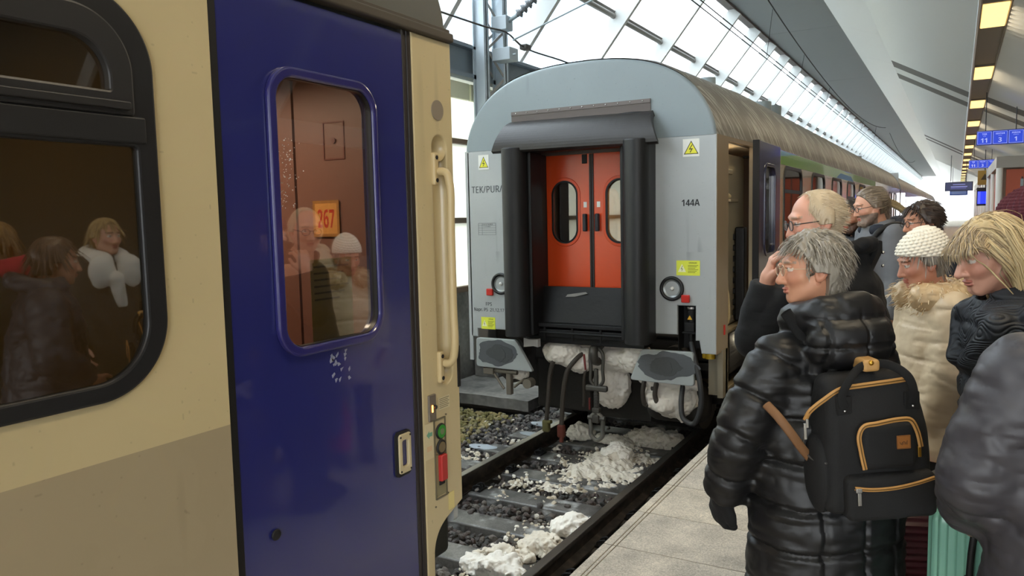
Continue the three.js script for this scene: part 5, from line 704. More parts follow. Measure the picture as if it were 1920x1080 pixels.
function person(o) {
  const s = o.H / 1.7, g = thing('person', o.label, 'person', [o.at[0], o.floor ?? PY, o.at[1]], o.group, false); g.rotation.y = o.yaw; g.scale.setScalar(s);
  const hs = o.headScale ?? Math.pow(1.7 / o.H, 0.55), lean = o.lean ?? 0, hb = o.headAt ?? [0, 1.475, 0.015 + lean];
  const HM = new THREE.Matrix4().makeTranslation(...hb).multiply(new THREE.Matrix4().makeRotationFromEuler(new THREE.Euler(o.pitch ?? 0.05, o.headYaw ?? 0, o.roll ?? 0, 'YXZ'))).multiply(new THREE.Matrix4().makeScale(hs, hs, hs)).multiply(new THREE.Matrix4().makeTranslation(0, 0.108, 0.025));
  const ho = { fat: o.fat ?? 0, nose: o.nose ?? 0, beard: o.beard, skin: o.skin ?? '#c99478', brow: o.brow }, D = (x, y, z) => headD(x, y, z, ho), cell = o.cell ?? 0.0034;
  const col = skinColour(ho), sk = lin(ho.skin);
  const head = nets(D, [-0.1, -0.19, -0.14], [0.1, 0.14, 0.14], cell, col).applyMatrix4(HM);
  const arms = o.arms ?? { L: [[0.18, 1.38, 0], [0.24, 1.10, 0.0], [0.24, 0.86, 0.06]], R: [[-0.18, 1.38, 0], [-0.24, 1.10, 0.0], [-0.24, 0.86, 0.06]] };
  const bodyD = (x, y, z) => { let d = ell(x, y, z - lean * 0.6, [0, 1.15, 0], [0.13, 0.26, 0.085]); d = smin(d, cap(x, y, z, [0, 1.3, lean * 0.6], [hb[0], hb[1] - 0.02, hb[2] - 0.03], 0.06, 0.05), 0.05); for (const k of ['L', 'R']) { const [a, b, c] = arms[k]; d = smin(d, Math.min(cap(x, y, z, a, b, 0.045, 0.038), cap(x, y, z, b, c, 0.038, 0.027)), 0.03); } const ax = Math.abs(x); d = smin(d, Math.min(cap(ax, y, z, [0.085, 0.9, 0], [0.095, 0.48, 0.01], 0.07, 0.048), cap(ax, y, z, [0.095, 0.48, 0.01], [0.1, 0.09, -0.01], 0.048, 0.036)), 0.04); return d; };
  const body = nets(bodyD, [-0.45, 0.03, -0.35], [0.45, 1.56, 0.5], 0.024, () => sk);
  const list = [head, body];
  for (const k of ['L', 'R']) if (o.hands?.[k] !== 'none') {
    const [, b, c] = arms[k], dir = V(c[0] - b[0], c[1] - b[1], c[2] - b[2]).normalize(), palm = V(...(o.palm?.[k] ?? [k === 'L' ? -1 : 1, 0, 0.1])); palm.addScaledVector(dir, -palm.dot(dir)).normalize(); const X = V(0, 0, 0).crossVectors(dir, palm), fl = k === 'L' ? -1 : 1;
    const m = new THREE.Matrix4().makeBasis(X, dir, palm).setPosition(c[0], c[1], c[2]); const hg = handGeo(o.curl ?? 0.45, 0.15, o.handCell ?? 0.005, () => sk, 0); if ((k === 'L') !== !!o.flipThumb) { hg.scale(-1, 1, 1); const ix = hg.index.array; for (let i = 0; i < ix.length; i += 3) { const t = ix[i]; ix[i] = ix[i + 1]; ix[i + 1] = t; } const n = hg.attributes.normal; for (let i = 0; i < n.count; i++) n.setX(i, n.getX(i)); }
    list.push(hg.applyMatrix4(m));
  }
  const P = (name, geo, m, label) => { const q = new THREE.Mesh(geo, m); q.name = name; if (label) q.userData.label = label; g.add(q); return q; };
  P('body', mergeGeometries(list), SKIN);
  // coat: a profiled torso, sleeves and collar in one surface
  const c = o.coat, prof = c.prof, at = (y) => { let i = 0; while (i < prof.length - 2 && y > prof[i + 1][0]) i++; const t = clamp((y - prof[i][0]) / (prof[i + 1][0] - prof[i][0])), u = t * t * (3 - 2 * t); return [lerp(prof[i][1], prof[i + 1][1], u), lerp(prof[i][2], prof[i + 1][2], u)]; };
  const groove = (t, sp, w, dep) => { const f = Math.abs(t / sp - Math.round(t / sp)) * sp; return dep * Math.exp(-f * f / (w * w)); };
  const hem = prof[0][0], topY = prof[prof.length - 1][0], sl = c.sleeve ?? [0.085, 0.075, 0.06];
  const coatD = (x, y, z) => {
    const zz = z - lean * clamp((y - 0.8) / 0.5) - (c.cz ?? -0.01), [w, dd] = at(y); let k = (Math.hypot(x / w, zz / dd) - 1) * Math.min(w, dd);
    if (c.quilt) { k += groove(y + 0.015 * vnoise(x * 5, 1, z * 5) + 0.03 * Math.abs(x), c.quilt, 0.011, c.depth ?? 0.016) - 0.006; if (c.seam) k += groove(x + 0.0, 10, 0.008, 0.010) * (z < 0 ? 1 : 0) + (c.seams ?? []).reduce((q, sx) => q + (z < 0 ? 0.008 * Math.exp(-((x - sx) ** 2) / 8e-5) : 0), 0); }
    if (c.diag) k += (z < 0 ? 0.012 * Math.exp(-((y - 1.12 - 0.75 * Math.abs(x - c.diag)) ** 2) / 1.2e-4) + (y < 1.12 ? 0.010 * Math.exp(-((x - c.diag - 0.25 * (1.12 - y)) ** 2) / 1.2e-4) : 0) : 0);
    let d = smax(smax(k, hem - y, 0.03), y - topY, 0.02);
    for (const q of ['L', 'R']) { const [a, b, e] = arms[q]; const l1 = Math.hypot(b[0] - a[0], b[1] - a[1], b[2] - a[2]); let u = Math.min(cap(x, y, z, a, b, sl[0], sl[1]), cap(x, y, z, b, e, sl[1], sl[2])); if (u < 0.06) { if (c.quilt || c.armQuilt) { const al = ((x - a[0]) * (b[0] - a[0]) + (y - a[1]) * (b[1] - a[1]) + (z - a[2]) * (b[2] - a[2])) / l1, be = ((x - b[0]) * (e[0] - b[0]) + (y - b[1]) * (e[1] - b[1]) + (z - b[2]) * (e[2] - b[2])) / Math.hypot(e[0] - b[0], e[1] - b[1], e[2] - b[2]); u += groove(al < l1 ? al : l1 + Math.max(0, be), c.armQuilt ?? c.quilt, 0.011, c.depth ?? 0.016) - 0.005; } const ed = V(e[0] - b[0], e[1] - b[1], e[2] - b[2]).normalize(), cut = (x - e[0]) * ed.x + (y - e[1]) * ed.y + (z - e[2]) * ed.z; u = smax(u, cut - 0.0, 0.012); } d = smin(d, u, 0.045); }
    if (c.collar) for (const [ca, cb, ra, rb] of c.collar) { const u = cap(x, y, z, ca, cb, ra, rb); d = smin(d, u + (c.quilt && c.hoodQuilt ? groove(Math.atan2(x - ca[0] * 0, -(z)) * 0.17, 0.095, 0.008, 0.012) + groove(y - 0.02 * Math.abs(x) * 4, 0.085, 0.009, 0.010) : 0), c.collarK ?? 0.02); }
    if (c.hood) { const H = c.hood; d = smin(d, ell(x, y, z, H[0], H[1]) + groove(x, 0.115, 0.006, 0.007) + groove(y + 0.3 * x * x, 0.085, 0.008, 0.007) - 0.003, 0.025); }
    if (c.neckHole !== false) { const nh = cap(x, y, z, [hb[0], hb[1] - 0.06, hb[2] - 0.02], [hb[0], hb[1] + 0.2, hb[2] + 0.04], c.neckR ?? 0.075, (c.neckR ?? 0.075) * 1.35); d = smax(d, -nh, 0.02); }
    const wr = c.wrinkle ?? 0.006; return Math.abs(d) < 0.05 ? d + wr * (fbm(x * 7, y * 11, z * 7, 3) + 0.6 * (1 - Math.abs(vnoise(x * 9 + 4, y * 22, z * 9))) - 0.3 + 0.35 * (1 - Math.abs(vnoise(x * 22, y * 38, z * 22 + 7))) - 0.15) : d;
  };
  let lo = [-0.5, hem - 0.05, -0.42], hi = [0.5, 1.66, 0.5];
  const cg = nets(coatD, lo, hi, c.cell ?? 0.011); const coat = P('coat', cg, c.mat, c.label);
  // trousers and shoes
  const tq = (x, y, z) => { const ax = Math.abs(x); let d = Math.min(cap(ax, y, z, [0.09, 0.92, 0], [0.1, 0.48, 0.01], 0.095, 0.075), cap(ax, y, z, [0.1, 0.48, 0.01], [0.105, 0.10, -0.005], 0.075, 0.062)); d = smin(d, ell(x, y, z, [0, 0.93, 0], [0.165, 0.12, 0.12]), 0.05); return smax(d, 0.07 - y, 0.01) + 0.006 * fbm(x * 9, y * 14, z * 9, 2); };
  P('trousers', nets(tq, [-0.25, 0.04, -0.2], [0.25, 1.1, 0.2], 0.018), o.trousers ?? mat('#1f2024', 0.8));
  for (const k of [-1, 1]) { const sh = (x, y, z) => smax(smin(ell(x, y, z, [k * 0.11, 0.045, 0.05], [0.05, 0.05, 0.13]), cap(x, y, z, [k * 0.107, 0.05, -0.02], [k * 0.105, 0.13, -0.01], 0.05, 0.05), 0.03), -y + 0.001, 0.004); P('shoe', nets(sh, [k * 0.11 - 0.09, -0.02, -0.12], [k * 0.11 + 0.09, 0.2, 0.22], 0.013), o.shoes ?? mat('#26211d', 0.6)); }
  // hair and headwear in head space
  const hp = (name, geo, m, label, parent) => { geo.applyMatrix4(HM); const q = new THREE.Mesh(geo, m); q.name = name; if (label) q.userData.label = label; (parent ?? g).add(q); return q; };
  let hair;
  if (o.hair) {
    const h = o.hair, off = h.off ?? 0.008, hl = (x, y, z) => hairline(x, y, z, h), base = h.colours.map(lin);
    const capD = (x, y, z) => { const n = (h.rough ?? 0.003) * (vnoise(x * 60, y * 18, z * 60) + 0.5 * vnoise(x * 140, y * 40, z * 140)); return smax(smax(D(x, y, z) - off - n, hl(x, y, z), 0.006), 0.12 * 0 + (Math.abs(x) > 0.072 ? D(x, y, z) - off - 0.004 : -1), 0.004); };
    const geos = []; if (h.cap !== false) geos.push(nets(capD, [-0.11, -0.13, -0.15], [0.11, 0.16, 0.13], cell * 1.15, (x, y, z) => { const t = 0.5 + 0.5 * vnoise(x * 70, y * 14, z * 70); return mixc(base[0], base[base.length - 1], t); }));
    if (h.n) { const Dm = h.solid ? (x, y, z) => Math.min(D(x, y, z), h.solid(x, y, z)) : D; geos.push(strands(headRoots(h.n, D, (x, y, z) => hl(x, y, z) < (h.edge ?? 0.004) && D(x, y, z) < 0.01 && !(Math.abs(x) > 0.07 && y < 0.03 && y > -0.045 && z > -0.035)), Dm, h.flow, h, h.colours)); }
    if (h.extra) geos.push(h.extra(D));
    hair = hp('hair', mergeGeometries(geos.map((x) => { if (!x.index) return x; return x; })), HAIR, h.label);
  }
  if (o.hat) { const t = o.hat, hatD = (x, y, z) => { const yy = t.line + 0.25 * (z), a = Math.atan2(x, z + 0.01), k = t.knit === 'rib' ? 0.0035 * Math.sin(a * 26 + 3 * y) + 0.0015 * Math.sin(y * 500) : 0.006 * Math.abs(Math.sin(a * 12 + (Math.floor(y / 0.014) % 2 ? 1.57 : 0))) * Math.abs(Math.sin(y / 0.014 * 3.1416)) ; return smax(smin(ell(x, y, z, [0, 0.045, -0.016], [0.094, 0.098, 0.114]), ell(x, y, z, [0, 0.09, -0.04], [0.06, 0.065, 0.07]), 0.04) - k, yy - y - (t.knit === 'rib' ? 0 : 0), 0.012); }; hp('knitted_hat', nets(hatD, [-0.13, -0.09, -0.16], [0.13, 0.2, 0.13], cell * 0.95), t.mat, t.label); }
  if (o.glasses) { const gl = o.glasses, geo = []; for (const k of [-1, 1]) { geo.push(new THREE.TorusGeometry(0.021, gl.r ?? 0.0013, 6, 28).scale(1.05, 0.85, 1).translate(k * 0.031, 0.002, 0.102), rod([k * 0.052, 0.006, 0.1], [k * 0.08, 0.006, -0.005], gl.r ?? 0.0013, 6), rod([k * 0.08, 0.006, -0.005], [k * 0.081, -0.01, -0.025], gl.r ?? 0.0013, 6)); } geo.push(tube([[-0.011, 0.006, 0.103], [0, 0.009, 0.106], [0.011, 0.006, 0.103]], gl.r ?? 0.0013, 8, 6)); const q = hp('glasses', merge(geo), gl.mat); for (const k of [-1, 1]) { const ln = new THREE.CylinderGeometry(0.02, 0.02, 0.0015, 24).rotateX(Math.PI / 2).scale(1.05, 0.85, 1).translate(k * 0.031, 0.002, 0.102).applyMatrix4(HM); const lm = new THREE.Mesh(ln, M.lens); lm.name = 'lens'; q.add(lm); } }
  g.userData.P = undefined; delete g.userData.P;
  return { g, P, D, HM, coat, hp, arms, hair, hb };
}
M.lens = mat('#ffffff', 0.02, 0, { transmission: 1, thickness: 0, ior: 1.4 });
const C_ = { puffer: mat('#131314', 0.5, 0, { sheen: 0.15, sheenRoughness: 0.4 }), wool: mat('#111214', 0.9, 0, { sheen: 0.4, sheenRoughness: 0.7, bumpMap: weaveBump, bumpScale: 0.001 }), slate: mat('#3c3a3e', 0.5, 0, { sheen: 0.4, sheenRoughness: 0.4 }), beige: mat('#cdb797', 0.45, 0, { sheen: 0.3 }), quilt: mat('#24262a', 0.6, 0, { bumpMap: quiltBump, bumpScale: 0.008 }), grey: mat('#6c6d70', 0.85, 0, { bumpMap: weaveBump, bumpScale: 0.001 }), darkNavy: mat('#20242f', 0.8), tan: mat('#a98556', 0.7), olive: mat('#3a3428', 0.7) };
const longCoat = [[0.40, 0.25, 0.20], [0.75, 0.25, 0.20], [1.0, 0.245, 0.185], [1.2, 0.235, 0.17], [1.34, 0.215, 0.145], [1.43, 0.15, 0.115], [1.5, 0.10, 0.095]];
const jacket = [[0.74, 0.225, 0.165], [1.0, 0.22, 0.16], [1.2, 0.22, 0.155], [1.34, 0.20, 0.135], [1.43, 0.145, 0.11], [1.5, 0.095, 0.09]];
const dirV = (x, y, z) => V(x, y, z);
const ringCollar = (r, y0, y1, t, dz = 0, back = 0.03) => [...Array(9)].map((_, i) => { const p = (k) => { const a = -2.35 + k / 9 * 4.7; return [Math.sin(a) * r, lerp(y0, y1, 0.5 - 0.5 * Math.cos(a + Math.PI)) + back * (0.5 + 0.5 * Math.cos(a)) * 0 + (Math.cos(a) > 0 ? back * Math.cos(a) : 0), -Math.cos(a) * r * 1.05 + dz]; }; return [p(i), p(i + 1), t, t]; });
const flowDown = (fx, fy, fz, crown = [0, 0.13, -0.05]) => (p) => dirV((p.x - crown[0]) * 6 + fx, (p.y - crown[1]) * 2 + fy, (p.z - crown[2]) * 6 + fz);

// woman with short grey hair and a backpack, back turned, looking left
const greyWoman = person({ at: [2.81, -2.392], yaw: -2.36, H: 1.511, headYaw: 1.22, pitch: 0.02, roll: 0.04, cell: 0.003, skin: '#cd9474', nose: 0.002, lean: 0.02, headScale: 0.99, brow: '#8d8578',
  label: 'woman in a long black puffer coat with short grey hair and glasses wearing a backpack',
  coat: { prof: [[0.36, 0.275, 0.21], [0.75, 0.262, 0.20], [1.0, 0.248, 0.19], [1.2, 0.23, 0.17], [1.32, 0.18, 0.135], [1.42, 0.12, 0.105], [1.48, 0.095, 0.09]], quilt: 0.14, depth: 0.013, seam: true, seams: [-0.13, 0.13], sleeve: [0.083, 0.085, 0.066], mat: C_.puffer, cell: 0.0085, wrinkle: 0.012, collar: ringCollar(0.11, 1.42, 1.43, 0.045, -0.005, 0.045), collarK: 0.03, hood: [[0, 1.365, -0.12], [0.15, 0.11, 0.088]], neckR: 0.07, label: 'long quilted black puffer coat with hood down' },
  arms: { L: [[0.185, 1.30, 0], [0.325, 1.05, 0.0], [0.32, 0.83, 0.10]], R: [[-0.18, 1.30, 0.01], [-0.26, 1.05, 0.05], [-0.20, 0.90, 0.22]] }, hands: { L: 'none', R: 'none' },
  hair: { colours: ['#8a8375', '#a89f90', '#6f6655', '#bdb5a8', '#5d5344', '#9a9184'], off: 0.018, rough: 0.006, n: 2000, seg: 7, stick: 0.8, lenAt: (p) => (Math.abs(p[0]) > 0.055 && p[1] < 0.06 && p[2] > -0.05 ? 0.45 : 1), len: [0.035, 0.08], w: [0.0012, 0.0026], lift: [0.012, 0.026], nape: -0.085, edge: 0.006, flow: (p, t) => dirV(p.x * 4, -0.55 - t * 0.6 + (p.y - 0.1) * 2, p.z > 0.03 && p.y > 0.04 ? 0.55 : -0.3 + (p.z + 0.03) * 3).add(dirV(0.12 * Math.sin(p.y * 90 + p.x * 50), 0, 0.1 * Math.sin(p.x * 70))), taper: 1.4, label: 'short tousled grey hair' },
  glasses: { mat: mat('#c9b79a', 0.3, 0.8), r: 0.0011 } });
{ const m = greyWoman.P; // gloves in the pockets' place: black knitted gloves
  const [, b, c] = greyWoman.arms.L; const dir = V(c[0] - b[0], c[1] - b[1], c[2] - b[2]).normalize(), palm = V(-1, 0, 0).addScaledVector(dir, dir.x).normalize(), X = V(0, 0, 0).crossVectors(dir, palm);
  const gg = handGeo(0.55, 0.05, 0.0045, null, 0.006).applyMatrix4(new THREE.Matrix4().makeBasis(X, dir, palm).setPosition(c[0], c[1], c[2])); m('glove', mergeGeometries([gg]), mat('#0d0d0e', 0.9), 'black glove');
  const c2 = greyWoman.arms.R[2]; m('glove', handGeo(0.8, 0.05, 0.006, null, 0.006).rotateX(1.2).translate(...c2), mat('#0d0d0e', 0.9)); }
// older man, hand raised to shade his eyes
const oldMan = person({ at: [2.755, -3.06], yaw: -1.95, H: 1.655, headAt: [0.02, 1.475, 0.035], headYaw: 0.86, pitch: 0.14, cell: 0.0032, skin: '#d39a80', fat: 0.004, brow: '#a08a74', handCell: 0.004, label: 'older man with thin cropped hair and glasses in black wool coat, hand raised', 
  coat: { prof: [[0.40, 0.26, 0.20], [0.75, 0.255, 0.20], [1.0, 0.245, 0.185], [1.2, 0.225, 0.165], [1.32, 0.185, 0.135], [1.41, 0.13, 0.11], [1.48, 0.09, 0.09]], mat: C_.wool, cell: 0.011, sleeve: [0.088, 0.08, 0.06], wrinkle: 0.008, collar: ringCollar(0.10, 1.43, 1.45, 0.026, -0.01, 0.05), neckR: 0.078, label: 'black wool coat with stand collar' }, curl: 0.7, palm: { L: [-0.6, 0, -0.7] },
  arms: { L: [[0.19, 1.36, 0.01], [0.26, 1.145, 0.185], [0.25, 1.36, 0.138]], R: [[-0.175, 1.31, 0], [-0.27, 1.05, 0.0], [-0.25, 0.84, 0.08]] },
  hair: { colours: ['#c4b192', '#d3c3a6', '#b09c80'], off: 0.0035, rough: 0.0015, nape: -0.07, bald: 0.045, n: 1100, seg: 4, len: [0.015, 0.03], w: [0.0007, 0.0013], lift: [0.002, 0.005], flow: (p) => dirV(p.x * 3, -0.3, p.z > 0 ? 0.2 : -0.6), taper: 1.2, label: 'thin sandy cropped hair' },
  glasses: { mat: mat('#2c2624', 0.4), r: 0.002 } });
oldMan.P('collar_flap', warp(new RoundedBoxGeometry(0.12, 0.11, 0.016, 3, 0.006), (v) => { v.z += -0.5 * v.x * v.x; }).rotateZ(0.4).rotateX(-0.35).translate(-0.075, 1.44, -0.115).rotateY(0.3), C_.wool); for (const y of [1.41, 1.46]) oldMan.P('snap', new THREE.SphereGeometry(0.006, 8, 6).translate(-0.125, y, -0.112), M.chrome);
// man with a ponytail and beard
const pony = person({ at: [2.70, -5.68], yaw: -1.02, H: 1.73, headYaw: 0.0, pitch: 0.22, cell: 0.0042, skin: '#cf9a7e', beard: '#6f665c', brow: '#6b5c4c', label: 'bearded man with a long ponytail and glasses in a grey jacket', lean: 0.02, coat: { prof: jacket, mat: C_.grey, cell: 0.014, sleeve: [0.085, 0.075, 0.06] }, hair: { colours: ['#7a6a58', '#93826c', '#a8967c', '#6a5c4c'], off: 0.008, nape: -0.06, n: 700, seg: 9, len: [0.10, 0.18], w: [0.0014, 0.0028], lift: [0.006, 0.013], flow: (p) => p.z > -0.095 ? dirV(-p.x * 3, -0.10 + (p.y > 0.03 ? -0.15 : 0.1), -1) : dirV(-p.x * 4, -1, -0.25), taper: 1.4, stick: 0.6, extra: (D) => strands([...Array(260)].map(() => ({ p: [rr_(-0.02, 0.02), rr_(-0.02, 0.03), -0.115] })), (x, y, z) => D(x, y, z), (p, t) => dirV(rr_(-0.15, 0.15), -0.55 - 0.5 * t, -1.0 + t * 0.6), { len: [0.14, 0.24], w: [0.0015, 0.003], lift: [0.004, 0.03], seg: 9, tip: '#c8b284' }, ['#b59c72', '#a08a64', '#c4ad80']), label: 'swept-back hair tied in a ponytail' }, glasses: { mat: mat('#2c2624', 0.4), r: 0.0018 } });
{ const f = (x, y, z) => smax(smin(ell(x, y, z, [0, 1.43, -0.12], [0.15, 0.075, 0.085]), ringCollar(0.115, 1.42, 1.44, 0.035, 0, 0.03).reduce((d, [a, b, r]) => Math.min(d, cap(x, y, z, a, b, r, r)), 1), 0.03), -cap(x, y, z, [0, 1.4, 0], [0, 1.7, 0.05], 0.07, 0.1), 0.02) + 0.006 * fbm(x * 10, y * 10, z * 10, 2); pony.P('hood', nets(f, [-0.2, 1.28, -0.25], [0.2, 1.58, 0.2], 0.012), C_.darkNavy, 'dark navy hood'); pony.P('backpack_strap', tube([[0.13, 1.44, -0.1], [0.155, 1.455, 0.0], [0.15, 1.40, 0.11], [0.14, 1.2, 0.165], [0.17, 1.05, 0.12]], 0.02, 24, 8).scale(1, 1, 1), M.black, 'black shoulder strap'); }
// man with a moustache behind him
const tache = person({ at: [2.50, -6.25], yaw: -0.62, H: 1.66, headYaw: 0, pitch: 0.2, cell: 0.005, skin: '#b98266', brow: '#241c18', label: 'dark-bearded man with headphones round his neck, half hidden behind the ponytailed man', beard: '#2a211c', coat: { prof: jacket, mat: mat('#17181b', 0.6), cell: 0.016, quilt: 0.11 }, hair: { colours: ['#2a211c', '#1d1714'], off: 0.010, n: 120, len: [0.03, 0.06], w: [0.004, 0.006], lift: [0.008, 0.015], flow: flowDown(0, -0.3, 0) } });
tache.P('headphones', mergeGeometries([tube([[-0.1, 1.45, 0.06], [-0.085, 1.47, -0.05], [0, 1.48, -0.11], [0.085, 1.47, -0.05], [0.1, 1.45, 0.06]], 0.014, 24, 8), rbox(-0.13, -0.075, 1.40, 1.48, 0.03, 0.11, 0.02), rbox(0.075, 0.13, 1.40, 1.48, 0.03, 0.11, 0.02)].map(clean)), M.darkBox);
// man with dark brown hair and glasses
person({ at: [3.0, -5.12], yaw: -1.15, H: 1.61, headYaw: 0.1, pitch: 0.1, cell: 0.0045, skin: '#c58b6c', brow: '#3a2c22', label: 'man with dark brown hair and glasses looking down behind the white knitted hat', coat: { prof: jacket, mat: C_.darkNavy, cell: 0.016 }, hair: { colours: ['#35261c', '#45332a', '#2a1e17'], off: 0.013, rough: 0.004, n: 800, seg: 6, len: [0.05, 0.09], w: [0.0018, 0.0035], lift: [0.012, 0.024], stick: 0.85, nape: -0.07, flow: (p) => dirV(p.x * 3, -0.3 + (p.y - 0.08), p.z > 0.03 ? 0.3 : -0.7), label: 'thick dark brown hair' }, glasses: { mat: mat('#23201f', 0.4), r: 0.002 } });
// woman with the white knitted hat and beige coat
const hatWoman = person({ at: [3.06, -3.74], yaw: -1.1, H: 1.45, headYaw: -0.02, pitch: 0.24, cell: 0.0036, skin: '#c98e74', brow: '#5a4a3c', handCell: 0.0045, curl: 0.9, label: 'woman in a white chunky knitted hat and beige coat with fur collar', coat: { prof: [[0.62, 0.25, 0.19], [0.9, 0.25, 0.19], [1.15, 0.245, 0.18], [1.34, 0.215, 0.145], [1.43, 0.15, 0.115], [1.5, 0.10, 0.095]], quilt: 0.16, depth: 0.006, mat: C_.beige, cell: 0.011, sleeve: [0.092, 0.085, 0.065], wrinkle: 0.009 }, arms: { L: [[0.19, 1.36, 0], [0.235, 1.07, 0.02], [0.14, 0.80, 0.10]], R: [[-0.19, 1.36, 0], [-0.25, 1.08, 0.02], [-0.22, 0.86, 0.12]] },
  hat: { line: 0.03, knit: 'chunky', mat: mat('#eae3d2', 0.9, 0, { bumpMap: grainBump, bumpScale: 0.003 }), label: 'white chunky knitted hat' }, hair: { colours: ['#8d857a', '#a39b90', '#6f675c'], off: 0.006, n: 160, len: [0.05, 0.08], w: [0.003, 0.005], lift: [0.004, 0.009], nape: -0.075, flow: flowDown(0, -0.9, 0.1) } });
{ const D = (x, y, z) => ringCollar(0.13, 1.42, 1.39, 0.072, 0.0, 0.04).reduce((d, [a, b, r]) => smin(d, cap(x, y, z, a, b, r, r), 0.02), 1); const base = nets((x, y, z) => D(x, y, z) + 0.008 * vnoise(x * 60, y * 60, z * 60), [-0.24, 1.28, -0.26], [0.24, 1.58, 0.24], 0.011, () => lin('#c9ad85')); const roots = []; while (roots.length < 700) { const p = [rr_(-0.2, 0.2), rr_(1.33, 1.52), rr_(-0.22, 0.2)]; if (Math.abs(D(...p)) < 0.008) roots.push({ p }); } hatWoman.P('fur_collar', mergeGeometries([base, strands(roots, D, (p) => dirV(p.x * 5 + rr_(-0.5, 0.5), -0.5 + rr_(-0.5, 0.5), p.z * 5 + rr_(-0.5, 0.5)), { len: [0.025, 0.045], w: [0.0025, 0.004], lift: [0.004, 0.02], seg: 4 }, ['#d9c29c', '#b8986c', '#e3d2b2', '#c4a67c'])]), HAIR, 'fluffy beige fur collar'); }
// blonde woman looking down
const blonde = person({ at: [3.32, -2.77], yaw: -1.25, H: 1.545, headYaw: 0.22, pitch: 0.26, cell: 0.003, skin: '#cf9a82', nose: 0.005, brow: '#8a7456', label: 'woman with long blonde hair and fringe looking down in a dark quilted jacket', lean: 0.05,
  coat: { prof: jacket, quilt: 0.09, depth: 0.010, armQuilt: 0.08, mat: C_.quilt, cell: 0.009, sleeve: [0.09, 0.082, 0.065], wrinkle: 0.008, collar: [...ringCollar(0.13, 1.37, 1.43, 0.045, 0.045, 0.02), [[0.15, 1.36, 0.13], [0.05, 1.22, 0.19], 0.05, 0.03], [[-0.15, 1.36, 0.13], [-0.05, 1.22, 0.19], 0.05, 0.03]], neckR: 0.08, label: 'dark quilted jacket with wide collar' },
  hair: { colours: ['#a8926c', '#bfa679', '#94805f', '#cfb88a'], tip: '#dcc493', off: 0.012, rough: 0.004, nape: -0.10, edge: 0.0, len: [0.32, 0.44], w: [0.0017, 0.0036], lift: [0.010, 0.022], seg: 13, stick: 0.4, flow: (p, t) => dirV(p.y > 0.0 ? p.x * 4 : -0.25 * p.x, -1 + (p.y > 0.09 ? 0.6 : 0), p.z > 0.0 ? -0.35 - p.z * 5 : p.z < -0.07 && p.y < 0 ? 0.0 : -0.05), taper: 2.6, wave: 0.0014, n: 2400,
    extra: (D) => strands(headRoots(520, D, (x, y, z) => z > 0.02 && y > 0.05 && y < 0.115), D, (p, t) => t < 0.5 ? dirV(p.x * 5, -0.45, 0.75) : dirV(p.x * 5, -1, 0.02), { len: [0.055, 0.08], w: [0.0016, 0.0032], lift: [0.008, 0.016], seg: 9, taper: 2.6 }, ['#9a8668', '#b59c74', '#8a7860', '#c4aa80']), label: 'long blonde hair with a fringe' } });
// burgundy hat behind her
person({ at: [3.40, -3.42], yaw: -1.5, H: 1.615, headYaw: -0.1, pitch: 0.05, cell: 0.004, skin: '#d0a08a', label: 'person in a ribbed burgundy hat behind the blonde woman', coat: { prof: jacket, mat: mat('#2a2024', 0.8), cell: 0.016 }, hat: { line: 0.0, knit: 'rib', mat: mat('#4d1c26', 0.9), label: 'ribbed burgundy knitted hat' } });
// foreground person in a dark grey puffer coat, head outside the picture
person({ at: [3.435, -2.03], yaw: -2.75, H: 1.525, headAt: [-0.1, 1.46, 0.06], roll: 0.1, headYaw: 0, pitch: 0.1, cell: 0.005, skin: '#c99478', label: 'person in a dark grey quilted coat in the right foreground, seen from behind', lean: 0.03, coat: { prof: [[0.40, 0.29, 0.22], [0.75, 0.28, 0.215], [1.0, 0.265, 0.205], [1.2, 0.255, 0.19], [1.34, 0.23, 0.155], [1.43, 0.16, 0.12], [1.5, 0.11, 0.1]], diag: 0.06, mat: C_.slate, cell: 0.0085, sleeve: [0.10, 0.095, 0.07], wrinkle: 0.015, collar: ringCollar(0.115, 1.44, 1.46, 0.045, -0.005, 0.03) }, arms: { L: [[0.205, 1.36, 0], [0.30, 1.10, 0.0], [0.25, 0.96, 0.17]], R: [[-0.2, 1.36, 0], [-0.28, 1.08, 0.02], [-0.26, 0.86, 0.1]] }, hair: { colours: ['#5a4636', '#6e5846'], off: 0.016, n: 160, len: [0.08, 0.14], w: [0.004, 0.007], lift: [0.012, 0.022], flow: flowDown(0, -0.8, 0) } });
// people beside the camera whose reflections show in the coach windows
const scarfW = person({ at: [4.55, -3.05], yaw: -1.62, H: 1.62, headYaw: 0, pitch: 0.0, cell: 0.004, skin: '#cc9a80', label: 'woman with a white scarf facing the train, mirrored in the coach window', coat: { prof: longCoat, mat: C_.olive, cell: 0.015 }, hair: { colours: ['#9a8058', '#b59a6c'], off: 0.012, n: 200, len: [0.06, 0.12], w: [0.004, 0.006], lift: [0.01, 0.018], flow: flowDown(0, -0.9, -0.2) } });
scarfW.P('scarf', nets((x, y, z) => Math.min(ringCollar(0.10, 1.42, 1.45, 0.065, 0.01, 0.02).reduce((d, [a, b, r]) => smin(d, cap(x, y, z, a, b, r, r), 0.02), 1), ell(x, y, z, [0.10, 1.35, 0.12], [0.10, 0.12, 0.05]), ell(x, y, z, [-0.10, 1.35, 0.12], [0.10, 0.12, 0.05]), cap(x, y, z, [0.03, 1.30, 0.15], [0, 1.12, 0.16], 0.055, 0.035)) + 0.008 * fbm(x * 12, y * 20, z * 12, 2), [-0.25, 1.1, -0.2], [0.25, 1.58, 0.28], 0.011), mat('#d9d2c6', 0.9), 'white wrapped scarf');
